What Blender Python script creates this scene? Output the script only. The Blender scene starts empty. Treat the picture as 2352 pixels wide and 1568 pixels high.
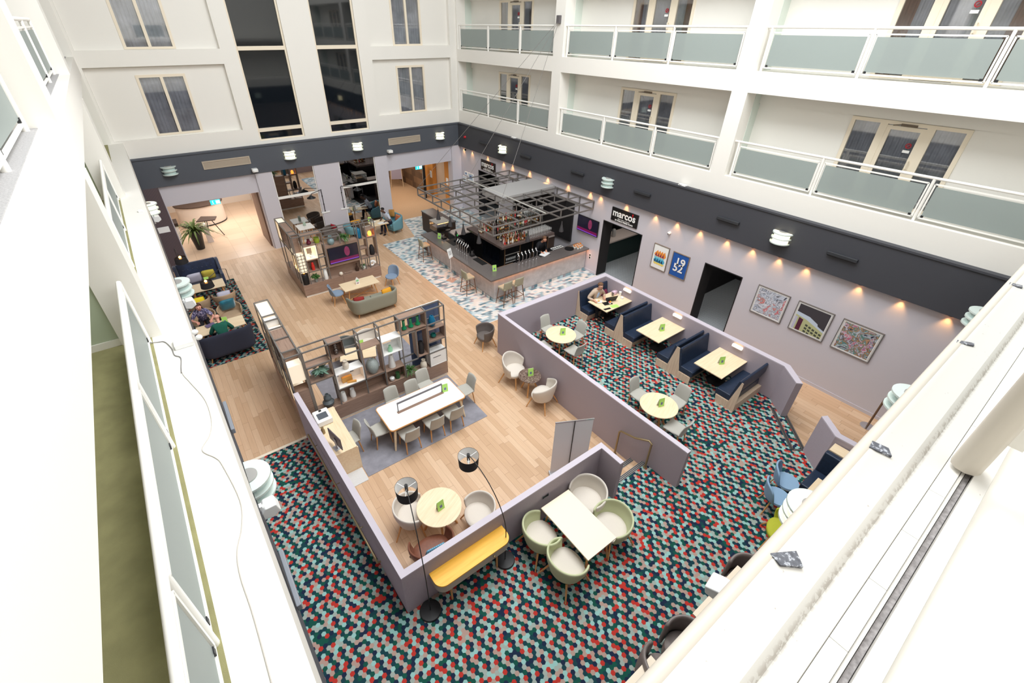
import bpy, bmesh, math, random
from mathutils import Vector, Matrix
S = bpy.context.scene
COL = S.collection
PI = math.pi
rnd = random.Random(7)

# ------------------------------------------------------------ camera
cd = bpy.data.cameras.new('camera'); cam = bpy.data.objects.new('camera', cd); COL.objects.link(cam)
cd.sensor_fit = 'HORIZONTAL'; cd.sensor_width = 36.0
cd.lens = 1031.7833 / 2352 * 36
cd.shift_x = 36.763 / 2352; cd.shift_y = -34.134 / 2352
cd.clip_start = 0.02; cd.clip_end = 200
_y, _p, _r = 0.6319891, 0.5891567, -0.0094950
_f = Vector((math.sin(_y)*math.cos(_p), math.cos(_y)*math.cos(_p), -math.sin(_p)))
_rt = Vector((math.cos(_y), -math.sin(_y), 0)); _dn = _f.cross(_rt)
_r2 = math.cos(_r)*_rt + math.sin(_r)*_dn; _d2 = -math.sin(_r)*_rt + math.cos(_r)*_dn
_m = Matrix((_r2, -_d2, -_f)).transposed().to_4x4(); _m.translation = (0, 0, 9.0)
cam.matrix_world = _m
S.camera = cam

# ------------------------------------------------------------ light and exposure
S.view_settings.view_transform = 'Standard'; S.view_settings.look = 'None'
S.view_settings.gamma = 1; S.view_settings.exposure = 0.0
S.view_settings.use_curve_mapping = False
W = bpy.data.worlds.new('world'); S.world = W; W.use_nodes = True
W.node_tree.nodes['Background'].inputs[0].default_value = (0.93, 0.97, 1.0, 1)
W.node_tree.nodes['Background'].inputs[1].default_value = .4
def area(name, loc, size, energy, col=(1, 1, 1), rot=(0, 0, 0), spread=PI):
    l = bpy.data.lights.new(name, 'AREA'); l.shape = 'RECTANGLE'; l.size, l.size_y = size
    l.energy = energy; l.color = col; l.spread = spread
    o = bpy.data.objects.new(name, l); COL.objects.link(o); o.location = loc; o.rotation_euler = rot
    return o
area('skylight', (6.6, 7.0, 17.0), (8.5, 10.5), 2800, (0.97, 0.99, 1.0))
area('upper_window_fill', (6.5, -1.0, 13.6), (12, 3.4), 700, (0.98, 0.99, 1.0), (math.radians(84), 0, 0))  # added fill from behind the camera, standing for unseen upper front windows
area('reception_light', (1.5, 26.0, 2.72), (5, 4), 140, (1, 0.95, 0.9))
area('reception_side_light', (2.5, 27.6, 2.7), (.9, 3), 60, (1, .98, .95))
area('corridor_light', (11.4, 26.5, 2.72), (3, 5), 75, (1, 0.92, 0.82))
area('restaurant_light', (16.0, 9.0, 2.9), (2, 8), 70, (1, 0.95, 0.9))
area('gallery_undercroft_light', (-1.6, 11.0, 3.4), (0.8, 18), 40, (1, 0.9, 0.8))

# ------------------------------------------------------------ mesh helpers
class MB:
    def __init__(s): s.v = []; s.f = []; s.m = None
    def add(s, vs, fs):
        n = len(s.v)
        if s.m is not None: vs = [s.m @ Vector(v) for v in vs]
        s.v += [tuple(v) for v in vs]; s.f += [tuple(i+n for i in f) for f in fs]; return s
    def box(s, x0, x1, y0, y1, z0, z1):
        return s.add([(x0,y0,z0),(x1,y0,z0),(x1,y1,z0),(x0,y1,z0),(x0,y0,z1),(x1,y0,z1),(x1,y1,z1),(x0,y1,z1)],
                     [(3,2,1,0),(4,5,6,7),(0,1,5,4),(1,2,6,5),(2,3,7,6),(3,0,4,7)])
    def cb(s, c, d): return s.box(c[0]-d[0]/2, c[0]+d[0]/2, c[1]-d[1]/2, c[1]+d[1]/2, c[2]-d[2]/2, c[2]+d[2]/2)
    def loft(s, rings, close=True, cap=True):
        n = len(rings[0]); vs = [p for r in rings for p in r]; fs = []
        for i in range(len(rings)-1):
            for j in range(n if close else n-1):
                a = i*n+j; b = i*n+(j+1) % n; fs.append((a, b, b+n, a+n))
        if cap and close:
            fs.append(tuple(range(n))[::-1]); fs.append(tuple(range((len(rings)-1)*n, len(rings)*n)))
        return s.add(vs, fs)
    def tube(s, pts, r, n=8, cap=True, closed=False):
        P = [Vector(p) for p in pts]; k = len(P); rings = []; u = None
        for i in range(k):
            a = P[i-1] if (i or closed) else P[0]; b = P[(i+1) % k] if (i < k-1 or closed) else P[-1]
            t = (b-a).normalized()
            if u is None:
                u = t.orthogonal().normalized()
            else:
                u = (u-t*u.dot(t)); u = u.normalized() if u.length > 1e-6 else t.orthogonal().normalized()
            w = t.cross(u); rr = r[i] if isinstance(r, (list, tuple)) else r
            rings.append([P[i]+(u*math.cos(2*PI*j/n)+w*math.sin(2*PI*j/n))*rr for j in range(n)])
        if closed: rings.append(rings[0]); cap = False
        return s.loft(rings, True, cap)
    def cyl(s, a, b, r, r2=None, n=12): return s.tube([a, b], [r, r if r2 is None else r2], n)
    def bar(s, a, b, w, h=None):
        h = h or w; a = Vector(a); b = Vector(b); t = (b-a).normalized()
        u = Vector((0,0,1)).cross(t); u = u.normalized() if u.length > 1e-4 else Vector((1,0,0)); v = t.cross(u)
        return s.loft([[p+u*x*w/2+v*y*h/2 for x, y in ((-1,-1),(1,-1),(1,1),(-1,1))] for p in (a, b)])
    def lathe(s, prof, n=20, c=(0,0,0), cap=True):
        return s.loft([[(c[0]+r*math.cos(2*PI*j/n), c[1]+r*math.sin(2*PI*j/n), c[2]+z) for j in range(n)] for r, z in prof], True, cap)
    def prism(s, poly, z0, z1): return s.loft([[(x, y, z0) for x, y in poly], [(x, y, z1) for x, y in poly]])
    def exx(s, poly, x0, x1): return s.loft([[(x0, a, b) for a, b in poly], [(x1, a, b) for a, b in poly]])
    def exy(s, poly, y0, y1): return s.loft([[(a, y0, b) for a, b in poly], [(a, y1, b) for a, b in poly]])
    def sph(s, c, r, nu=12, nv=8):
        r = (r, r, r) if isinstance(r, (int, float)) else r
        return s.loft([[(c[0]+r[0]*math.sin(a)*math.cos(2*PI*j/nu), c[1]+r[1]*math.sin(a)*math.sin(2*PI*j/nu), c[2]-r[2]*math.cos(a)) for j in range(nu)]
                       for a in [0.02+(PI-0.04)*i/nv for i in range(nv+1)]])
    def grid(s, fn, nu, nv):
        return s.add([fn(i/nu, j/nv) for i in range(nu+1) for j in range(nv+1)],
                     [(i*(nv+1)+j, (i+1)*(nv+1)+j, (i+1)*(nv+1)+j+1, i*(nv+1)+j+1) for i in range(nu) for j in range(nv)])
    def ob(s, name, mat, parent=None, smooth=None, bevel=0, seg=2, solid=0, sub=0, loc=None, rz=0, fix=True):
        me = bpy.data.meshes.new(name); me.from_pydata(s.v, [], s.f)
        if fix:
            b = bmesh.new(); b.from_mesh(me); bmesh.ops.remove_doubles(b, verts=b.verts, dist=1e-5)
            bmesh.ops.recalc_face_normals(b, faces=b.faces); b.to_mesh(me); b.free()
        me.materials.append(mat)
        if smooth:
            me.polygons.foreach_set('use_smooth', [True]*len(me.polygons)); me.set_sharp_from_angle(angle=smooth)
        o = bpy.data.objects.new(name, me); COL.objects.link(o)
        if loc: o.location = loc
        if rz: o.rotation_euler = (0, 0, rz)
        if parent: o.parent = parent
        if solid:
            m = o.modifiers.new('s', 'SOLIDIFY'); m.thickness = solid; m.offset = 0
        if bevel:
            m = o.modifiers.new('b', 'BEVEL'); m.width = bevel; m.segments = seg; m.limit_method = 'ANGLE'; m.angle_limit = 0.6
            if not smooth:
                me.polygons.foreach_set('use_smooth', [True]*len(me.polygons)); m.harden_normals = True
        if sub:
            m = o.modifiers.new('u', 'SUBSURF'); m.levels = m.render_levels = sub
            me.polygons.foreach_set('use_smooth', [True]*len(me.polygons))
        return o
SM = 0.9
def tag(o, label, cat, group=None):
    o['label'] = label; o['category'] = cat
    if group: o['group'] = group
    return o
def thing(name, label, cat, loc=(0,0,0), rz=0, group=None):
    o = bpy.data.objects.new(name, None); COL.objects.link(o); o.empty_display_size = .1
    o.location = loc; o.rotation_euler = (0, 0, rz); return tag(o, label, cat, group)
def struct(o, label=None, cat=None):
    o['kind'] = 'structure'
    if label: o['label'] = label; o['category'] = cat or o.name.split('_')[0].split('.')[0]
    return o
KIDS = {}
def dup(root, loc, rz=None, label=None, group=None, mats=None):
    if root.name not in KIDS:
        KIDS[root.name] = [(c, [g for g in bpy.data.objects if g.parent == c]) for c in bpy.data.objects if c.parent == root]
    r = root.copy(); COL.objects.link(r); r.location = loc
    if rz is not None: r.rotation_euler = (0, 0, rz)
    if label: r['label'] = label
    if group: r['group'] = group
    if r.type == 'MESH' and mats: r.data = r.data.copy(); r.data.materials[0] = mats
    for c, gs in KIDS[root.name]:
        d = c.copy(); COL.objects.link(d); d.parent = r
        nm = c.name.split('.')[0]
        if isinstance(mats, dict) and nm in mats and d.type == 'MESH':
            d.data = d.data.copy(); d.data.materials[0] = mats[nm]
        for g in gs:
            e = g.copy(); COL.objects.link(e); e.parent = d
    return r
def wall_grid(mb, axis, c0, c1, ur, zr, holes):
    """wall slab between c0 and c1 on an axis, u and z ranges, rectangular holes (u0,u1,z0,z1)"""
    us = sorted({ur[0], ur[1]} | {min(max(h[i], ur[0]), ur[1]) for h in holes for i in (0, 1)})
    zs = sorted({zr[0], zr[1]} | {min(max(h[i], zr[0]), zr[1]) for h in holes for i in (2, 3)})
    for i in range(len(us)-1):
        run = None
        for j in range(len(zs)-1):
            um, zm = (us[i]+us[i+1])/2, (zs[j]+zs[j+1])/2
            hole = any(h[0] < um < h[1] and h[2] < zm < h[3] for h in holes)
            if not hole and run is None: run = zs[j]
            if run is not None and (hole or j == len(zs)-2):
                top = zs[j] if hole else zs[j+1]
                if axis == 'x': mb.box(c0, c1, us[i], us[i+1], run, top)
                else: mb.box(us[i], us[i+1], c0, c1, run, top)
                run = None
    return mb

# ------------------------------------------------------------ materials
def lin(c):
    return tuple((x/255/12.92 if x/255 <= .04045 else ((x/255+.055)/1.055)**2.4) for x in c) + (1,)
class NT:
    def __init__(s, name):
        m = bpy.data.materials.new(name); m.use_nodes = True; s.mat = m; s.t = m.node_tree
        s.b = s.t.nodes['Principled BSDF']; s.out = s.t.nodes['Material Output']
    def n(s, typ, ins=None, **kw):
        x = s.t.nodes.new(typ)
        for k, v in kw.items(): setattr(x, k, v)
        for k, v in (ins or {}).items():
            if isinstance(v, bpy.types.NodeSocket): s.t.links.new(v, x.inputs[k])
            else: x.inputs[k].default_value = v
        return x
    def l(s, a, b): s.t.links.new(a, b)
    def math(s, op, a, b=0.0, c=None):
        x = s.n('ShaderNodeMath', {0: a, 1: b}, operation=op)
        if c is not None:
            if isinstance(c, bpy.types.NodeSocket): s.l(c, x.inputs[2])
            else: x.inputs[2].default_value = c
        return x.outputs[0]
    def mix(s, f, a, b):
        x = s.n('ShaderNodeMix', data_type='RGBA')
        for i, v in ((0, f), (6, a), (7, b)):
            if isinstance(v, bpy.types.NodeSocket): s.l(v, x.inputs[i])
            else: x.inputs[i].default_value = v
        return x.outputs[2]
    def ramp(s, f, stops, const=False):
        r = s.n('ShaderNodeValToRGB', {0: f}); e = r.color_ramp
        if const: e.interpolation = 'CONSTANT'
        while len(e.elements) < len(stops): e.elements.new(1)
        for i, (p, c) in enumerate(stops): e.elements[i].position = p; e.elements[i].color = c
        return r.outputs[0]
    def pos(s, obj=False):
        return s.n('ShaderNodeTexCoord').outputs['Object'] if obj else s.n('ShaderNodeNewGeometry').outputs['Position']
MC = {}
def mat(name, c, rough=.55, metal=0, spec=.5, var=0, vs=6, bump=0, bs=60, emit=0, ec=None, trans=0, alpha=1, sheen=0, coat=0, ior=1.45):
    if name in MC: return MC[name]
    k = NT(name); b = k.b; col = lin(c)
    b.inputs['Base Color'].default_value = col; b.inputs['Roughness'].default_value = rough
    b.inputs['Metallic'].default_value = metal; b.inputs['Specular IOR Level'].default_value = spec
    b.inputs['IOR'].default_value = ior
    if var or bump:
        p = k.pos(True)
        if var:
            nz = k.n('ShaderNodeTexNoise', {'Vector': p, 'Scale': vs, 'Detail': 4.0})
            lo = tuple(x*(1-var) for x in col[:3])+(1,); hi = tuple(min(1, x*(1+var)) for x in col[:3])+(1,)
            k.l(k.ramp(nz.outputs[0], [(.3, lo), (.7, hi)]), b.inputs['Base Color'])
        if bump:
            nz = k.n('ShaderNodeTexNoise', {'Vector': p, 'Scale': bs, 'Detail': 3.0})
            k.l(k.n('ShaderNodeBump', {'Height': nz.outputs[0], 'Strength': bump, 'Distance': .01}).outputs[0], b.inputs['Normal'])
    if emit:
        b.inputs['Emission Color'].default_value = lin(ec or c); b.inputs['Emission Strength'].default_value = emit
    if trans: b.inputs['Transmission Weight'].default_value = trans
    if alpha < 1: b.inputs['Alpha'].default_value = alpha
    if sheen: b.inputs['Sheen Weight'].default_value = sheen
    if coat: b.inputs['Coat Weight'].default_value = coat
    MC[name] = k.mat; return k.mat
def wood(name, c1, c2, axis=0, sc=1.0, rough=.45):
    """fine wood grain running along an object axis"""
    if name in MC: return MC[name]
    k = NT(name); p = k.pos(True); st = [14*sc, 14*sc, 14*sc]; st[axis] = .9*sc
    mp = k.n('ShaderNodeMapping', {'Vector': p}); mp.inputs['Scale'].default_value = st
    nz = k.n('ShaderNodeTexNoise', {'Vector': mp.outputs[0], 'Scale': 2.2, 'Detail': 6.0, 'Roughness': .6})
    k.l(k.ramp(nz.outputs[0], [(.3, lin(c1)), (.7, lin(c2))]), k.b.inputs['Base Color'])
    k.b.inputs['Roughness'].default_value = rough
    MC[name] = k.mat; return k.mat
def glass(name, tint=(235, 245, 240), a=.25, rough=.03):
    """thin pane: mostly clear, mirror-like at grazing angles"""
    k = NT(name); t = k.n('ShaderNodeBsdfTransparent', {0: lin(tint)}); g = k.n('ShaderNodeBsdfGlossy', {0: (1,1,1,1), 'Roughness': rough})
    fr = k.n('ShaderNodeFresnel', {'IOR': 1.5}); f2 = k.math('MULTIPLY_ADD', fr.outputs[0], 1-a, a*.4)
    m = k.n('ShaderNodeMixShader', {0: f2, 1: t.outputs[0], 2: g.outputs[0]}); k.l(m.outputs[0], k.out.inputs[0]); return k.mat

white = mat('white_paint', (237, 234, 227), .6, bump=.02, bs=150)
cream = mat('cream_gloss_paint', (238, 226, 205), .4)
trimw = mat('white_gloss_paint', (242, 240, 234), .4)
lilac = mat('lilac_grey_paint', (203, 199, 206), .6)
partm = mat('mauve_grey_fabric', (172, 161, 170), .85, var=.06, vs=90, bump=.1, bs=400)
partt = mat('mauve_capping', (196, 188, 198), .6)
band = mat('charcoal_paint', (66, 67, 73), .6)
palegreen = mat('pale_green_paint', (213, 222, 213), .6)
metal = mat('grey_steel', (128, 124, 121), .45, metal=.35)
chrome = mat('polished_chrome', (225, 225, 228), .12, metal=1)
black = mat('black_metal', (28, 27, 29), .4)
blackp = mat('black_plastic', (18, 18, 20), .45)
dark = mat('dark_void_paint', (30, 28, 30), .7)
oak = wood('pale_oak', (228, 202, 164), (242, 222, 190), 0)
oaky = wood('pale_oak_lengthwise', (228, 202, 164), (242, 222, 190), 1)
oakleg = wood('honey_oak', (196, 140, 84), (215, 160, 102), 2)
walnut = wood('grey_brown_laminate', (134, 108, 94), (165, 138, 121), 0, 1.2)
walnuty = wood('grey_brown_laminate_lengthwise', (134, 108, 94), (165, 138, 121), 1, 1.2)
palewood = wood('pale_plank_laminate', (205, 180, 155), (226, 204, 180), 2, 1.0)
laminate = mat('white_laminate', (245, 244, 242), .3)
navy = mat('navy_leather', (38, 50, 70), .32, var=.15, vs=12, bump=.03, bs=200)
greyfab = mat('warm_grey_fabric', (176, 174, 166), .9, var=.05, vs=200, bump=.08, bs=500, sheen=.2)
creamfab = mat('cream_fabric', (214, 206, 196), .9, var=.04, vs=200, bump=.08, bs=500)
greenfab = mat('sage_green_fabric', (196, 200, 162), .9, var=.05, vs=200, bump=.08, bs=500)
beigefab = mat('beige_fabric', (178, 152, 124), .9, var=.05, vs=200)
bluefab = mat('grey_blue_fabric', (132, 150, 172), .9, var=.06, vs=160)
sofagrey = mat('sage_grey_fabric', (138, 138, 124), .9, var=.06, vs=200, bump=.05, bs=500)
tealfab = mat('teal_fabric', (110, 158, 170), .85, var=.06, vs=160)
leatherbr = mat('brown_leather', (122, 76, 58), .4, var=.1, vs=20)
quartz = mat('dark_quartz', (104, 97, 95), .16, var=.1, vs=40)
concrete = mat('pale_concrete', (188, 184, 184), .8, var=.13, vs=5)
marble = None
shade = mat('black_lampshade', (38, 36, 38), .8)
skin = mat('skin', (214, 160, 134), .5)
skind = mat('dark_skin', (92, 62, 48), .5)
lime = mat('lime_green_card', (182, 232, 116), .5)
card = mat('white_card', (244, 244, 242), .5)
leafm = mat('green_leaf', (70, 112, 52), .55, var=.4, vs=12)
leafy = mat('yellow_green_leaf', (124, 140, 58), .55, var=.4, vs=9)
potw = mat('white_ceramic', (240, 240, 238), .3)
mirror = mat('mirror_glass', (190, 190, 190), .01, metal=1)
frost = None
def frosted():
    k = NT('frosted_glass'); t = k.n('ShaderNodeBsdfTransparent', {0: lin((176, 188, 184))})
    d = k.n('ShaderNodeBsdfPrincipled', {'Base Color': lin((178, 187, 184)), 'Roughness': .35})
    m = k.n('ShaderNodeMixShader', {0: .62, 1: t.outputs[0], 2: d.outputs[0]}); k.l(m.outputs[0], k.out.inputs[0]); return k.mat
frost = frosted(); pane = glass('clear_window_glass', (242, 243, 245)); clear = glass('clear_drinking_glass', (250, 250, 250), .5)

def floor_planks():
    k = NT('oak_plank_floor'); p = k.pos(); sp = k.n('ShaderNodeSeparateXYZ', {0: p}); x, y = sp.outputs[0], sp.outputs[1]
    r = k.math('FLOOR', k.math('DIVIDE', x, .145)); ro = k.n('ShaderNodeTexWhiteNoise', {'W': r}, noise_dimensions='1D').outputs[0]
    yy = k.math('ADD', k.math('DIVIDE', y, 1.25), k.math('MULTIPLY', ro, 7.0)); c = k.math('FLOOR', yy)
    wn = k.n('ShaderNodeTexWhiteNoise', {0: k.n('ShaderNodeCombineXYZ', {0: r, 1: c}).outputs[0]}, noise_dimensions='2D').outputs[0]
    base = k.ramp(wn, [(0, lin((200, 166, 132))), (.35, lin((210, 176, 142))), (.7, lin((217, 184, 151))), (1, lin((224, 194, 162)))])
    mp = k.n('ShaderNodeMapping', {'Vector': p, 'Scale': (30, 1.6, 1)}); nz = k.n('ShaderNodeTexNoise', {'Vector': mp.outputs[0], 'Scale': 1.2, 'Detail': 5.0})
    base = k.mix(k.math('MULTIPLY', nz.outputs[0], .35), base, lin((140, 94, 62)))
    fx = k.math('FRACT', k.math('DIVIDE', x, .145)); fy = k.math('FRACT', yy)
    g = k.math('MAXIMUM', k.math('LESS_THAN', fx, .03), k.math('LESS_THAN', fy, .005))
    k.l(k.mix(k.math('MULTIPLY', g, .6), base, lin((110, 74, 50))), k.b.inputs['Base Color']); k.b.inputs['Roughness'].default_value = .42
    return k.mat
def hexcarpet(name, cell, rough=.95, dim=1.0):
    k = NT(name); p = k.pos(); s3 = math.sqrt(3)
    q = k.n('ShaderNodeVectorMath', {0: p, 1: (1/cell, 1/cell*1.0, 0)}, operation='MULTIPLY').outputs[0]
    q = k.n('ShaderNodeVectorMath', {0: q, 1: (400., 400*s3, 0)}, operation='ADD').outputs[0]
    def half(off):
        a = k.n('ShaderNodeVectorMath', {0: q, 1: off}, operation='SUBTRACT').outputs[0]
        a = k.n('ShaderNodeVectorMath', {0: a, 1: (1, s3, 1)}, operation='MODULO').outputs[0]
        return k.n('ShaderNodeVectorMath', {0: a, 1: (.5, s3/2, 0)}, operation='SUBTRACT').outputs[0]
    a, b = half((0, 0, 0)), half((.5, s3/2, 0))
    la = k.n('ShaderNodeVectorMath', {0: a, 1: a}, operation='DOT_PRODUCT').outputs['Value']
    lb = k.n('ShaderNodeVectorMath', {0: b, 1: b}, operation='DOT_PRODUCT').outputs['Value']
    sel = k.n('ShaderNodeMix', {0: k.math('LESS_THAN', la, lb)}, data_type='VECTOR')
    k.l(b, sel.inputs[4]); k.l(a, sel.inputs[5])
    cid = k.n('ShaderNodeVectorMath', {0: q, 1: sel.outputs[1]}, operation='SUBTRACT').outputs[0]
    sp = k.n('ShaderNodeSeparateXYZ', {0: cid}); i = k.math('ROUND', k.math('MULTIPLY', sp.outputs[0], 2.0)); j = k.math('ROUND', k.math('DIVIDE', sp.outputs[1], s3/2))
    wn = k.n('ShaderNodeTexWhiteNoise', {0: k.n('ShaderNodeCombineXYZ', {0: i, 1: j}).outputs[0]}, noise_dimensions='2D').outputs[0]
    # axial index, then a 7-colour lattice with some random swaps
    qa = k.math('DIVIDE', k.math('SUBTRACT', i, j), 2.0); idx = k.math('FLOORED_MODULO', k.math('ADD', qa, k.math('MULTIPLY', j, 3.0)), 7.0)
    idx = k.math('DIVIDE', k.math('ADD', k.math('ROUND', idx), .5), 7.0)
    ix = k.n('ShaderNodeMix', {0: k.math('GREATER_THAN', wn, .72), 2: idx, 3: k.math('FRACT', k.math('MULTIPLY', wn, 37.0))}).outputs[0]
    d = lambda c: lin(tuple(x*dim for x in c))
    cols = [(188, 58, 50), (34, 46, 70), (150, 194, 188), (28, 84, 72), (178, 150, 138), (30, 66, 74), (160, 172, 164)]
    base = k.ramp(ix, [(n/7, d(c)) for n, c in enumerate(cols)], True)
    nz = k.n('ShaderNodeTexNoise', {'Vector': p, 'Scale': 260.0, 'Detail': 1.0})
    k.l(k.mix(k.math('MULTIPLY', nz.outputs[0], .22), base, (0, 0, 0, 1)), k.b.inputs['Base Color']); k.b.inputs['Roughness'].default_value = rough; k.b.inputs['Specular IOR Level'].default_value = .1
    return k.mat
def bar_tiles():
    k = NT('blue_white_mosaic_tile'); p = k.pos(); sp = k.n('ShaderNodeSeparateXYZ', {0: p}); x, y = sp.outputs[0], sp.outputs[1]
    r = k.math('FLOOR', k.math('DIVIDE', y, .105)); u = k.math('ADD', k.math('DIVIDE', x, .16), k.math('MULTIPLY', k.math('FLOORED_MODULO', r, 2.0), .5))
    fy = k.math('FRACT', k.math('DIVIDE', y, .105)); u = k.math('ADD', u, k.math('MULTIPLY', fy, .35)); c = k.math('FLOOR', u)
    wn = k.n('ShaderNodeTexWhiteNoise', {0: k.n('ShaderNodeCombineXYZ', {0: r, 1: c}).outputs[0]}, noise_dimensions='2D').outputs[0]
    base = k.ramp(wn, [(0, lin((218, 218, 214))), (.30, lin((184, 204, 210))), (.50, lin((214, 210, 204))), (.62, lin((140, 168, 178))), (.76, lin((92, 126, 140))), (.90, lin((156, 152, 160)))], True)
    g = k.math('MAXIMUM', k.math('LESS_THAN', fy, .04), k.math('LESS_THAN', k.math('FRACT', u), .025))
    k.l(k.mix(k.math('MULTIPLY', g, .5), base, lin((200, 200, 200))), k.b.inputs['Base Color']); k.b.inputs['Roughness'].default_value = .35
    return k.mat
def brick_mat(name, c1, c2, mortar, w, h, off=.5, ms=.01, rough=.5, ax=(0, 1)):
    k = NT(name); sp = k.n('ShaderNodeSeparateXYZ', {0: k.pos()})
    v = k.n('ShaderNodeCombineXYZ', {0: sp.outputs[ax[0]], 1: sp.outputs[ax[1]]}).outputs[0]
    t = k.n('ShaderNodeTexBrick', {'Vector': v, 'Color1': lin(c1), 'Color2': lin(c2), 'Mortar': lin(mortar), 'Scale': 1.0, 'Mortar Size': ms, 'Brick Width': w, 'Row Height': h}, offset=off)
    k.l(t.outputs[0], k.b.inputs['Base Color']); k.b.inputs['Roughness'].default_value = rough; return k.mat
def stripes(name, c1, c2, axis, per, rough=.6, duty=.5, diag=0):
    k = NT(name); sp = k.n('ShaderNodeSeparateXYZ', {0: k.pos()}); v = sp.outputs[axis]
    if diag: v = k.math('ADD', v, k.math('PINGPONG', sp.outputs[diag], per*.9))
    f = k.math('LESS_THAN', k.math('FRACT', k.math('DIVIDE', v, per)), duty)
    k.l(k.mix(f, lin(c1), lin(c2)), k.b.inputs['Base Color']); k.b.inputs['Roughness'].default_value = rough; return k.mat
def noise_mix(name, stops, scale, rough=.5, detail=6, dist=0, stretch=(1, 1, 1)):
    k = NT(name); mp = k.n('ShaderNodeMapping', {'Vector': k.pos(True)}); mp.inputs['Scale'].default_value = stretch
    nz = k.n('ShaderNodeTexNoise', {'Vector': mp.outputs[0], 'Scale': scale, 'Detail': float(detail), 'Distortion': float(dist)})
    k.l(k.ramp(nz.outputs[0], [(p, lin(c)) for p, c in stops]), k.b.inputs['Base Color']); k.b.inputs['Roughness'].default_value = rough; return k.mat
planks = floor_planks(); carpet = hexcarpet('hexagon_pattern_carpet', .074); tilem = bar_tiles()
beigetile = brick_mat('beige_stone_tile', (214, 186, 160), (222, 196, 170), (196, 166, 140), .8, .8, 0, .008, .3)
corrfloor = mat('tan_carpet', (200, 164, 128), .9, var=.06, vs=30)
olive = mat('olive_green_carpet', (150, 146, 104), .95, var=.12, vs=5, bump=.25, bs=160)
greyrug = mat('charcoal_grey_rug', (138, 137, 145), .95, var=.14, vs=5, bump=.2, bs=300)
marble = noise_mix('brown_marble', [(.3, (70, 54, 48)), (.46, (104, 84, 74)), (.52, (160, 142, 130)), (.56, (104, 84, 74)), (.75, (66, 50, 44))], 16, .2, 8, 1.0)
chevron = stripes('grey_chevron_tile', (104, 108, 112), (172, 177, 180), 0, .07, .4, .5, 1)
slatm = stripes('dark_brown_slats', (66, 54, 58), (96, 82, 86), 0, .05, .6, .7)
curtain_m = mat('grey_blue_curtain', (178, 179, 184), .9, var=.25, vs=3)
brownsheet = mat('rust_brown_curtain', (120, 72, 46), .9, var=.25, vs=3)
# ============================================================ SETTING
XW, YB, ZC, HP = 13.89, 22.55, .36, 1.52
def xl(y): return -.22-.028*y            # outer face of the left gallery edge
# floors
struct(MB().box(-2.4, XW, -1.2, YB, -.2, 0).ob('floor', planks), 'oak plank floor of the atrium', 'floor')
struct(MB().prism([(7.68, 11.2), (7.66, 19.98), (9.42, 19.98), (10.0, 22.5), (XW, 22.5), (XW, 11.2)], 0, .006).ob('floor', tilem), 'blue and white mosaic tile floor around the bar', 'floor')
struct(MB().box(-2.2, 4.4, YB-.2, 31, -.1, .004).ob('floor', beigetile), 'beige stone tile floor of the reception', 'floor')
struct(MB().prism([(9.42, 22.5), (9.42, 31), (13.9, 31), (13.9, 22.5)], -.1, .008).ob('floor', corrfloor), 'tan floor of the far corridor', 'floor')
struct(MB().prism([(7.15, 9.4), (7.15, 3.69), (5.80, 3.69), (5.80, 4.0), (1.0, 4.0), (.98, 5.9), (-2.4, 5.9), (-2.4, -1.2), (10.7, -1.2), (10.7, 1.6), (11.6, 2.7), (11.9, 2.9), (11.9, 9.4)], -.05, ZC).ob('floor', carpet), 'raised floor with hexagon patterned carpet', 'floor')
struct(MB().box(5.83, 7.1, 3.69, 4.0, 0, .18).ob('trim_1', planks), 'oak edged step by the handrail', 'step')
struct(MB().exx([(5.9, .0), (5.9, ZC), (9.5, .012), (9.5, 0)], -2.4, .98).ob('floor', carpet), 'carpeted ramp beside the left wall', 'floor')
struct(MB().box(-1.15, .93, 9.46, 9.54, 0, .018).ob('trim_2', cream), 'thin pale edging strip of the raised carpet', 'trim')
# lower right wall with doorways
d_holes = [(9.68, 11.63, 0, 2.51), (5.69, 7.02, 0, 2.42), (18.84, 20.70, 0, 2.54)]
struct(wall_grid(MB(), 'x', XW, XW+.22, (-1.5, YB+.2), (0, ZB0 := 3.52), d_holes).ob('wall_right', lilac), 'lilac grey lower wall on the right', 'wall')
struct(MB().box(XW-.16, XW+.3, -.4, YB, 3.49, 4.62).box(XW-.19, XW+.3, -.4, YB, 4.62, 4.67).ob('wall_right', band), 'charcoal band along the right wall', 'wall')
m = MB()
for a, b in ((-1.2, 5.69), (7.02, 9.68), (11.63, 18.84), (20.7, YB)): m.box(XW-.015, XW, a, b, 0, .1)
struct(m.ob('baseboard_right', lilac), 'lilac baseboard of the right wall', 'baseboard')
for i, (a, b, z, t) in enumerate(((9.68, 11.63, 2.51, 'under the larger sign'), (5.69, 7.02, 2.42, 'between the blue poster and the square pictures'), (18.84, 20.70, 2.54, 'in the far corner behind the bar canopy'))):
    struct(MB().box(XW-.012, XW+.55, a, a+.03, 0, z).box(XW-.012, XW+.55, b-.03, b, 0, z).box(XW-.012, XW+.55, a+.03, b-.03, z-.03, z).ob('door_%d' % (i+1), dark), 'black lined doorway ' + t, 'doorway')
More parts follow.
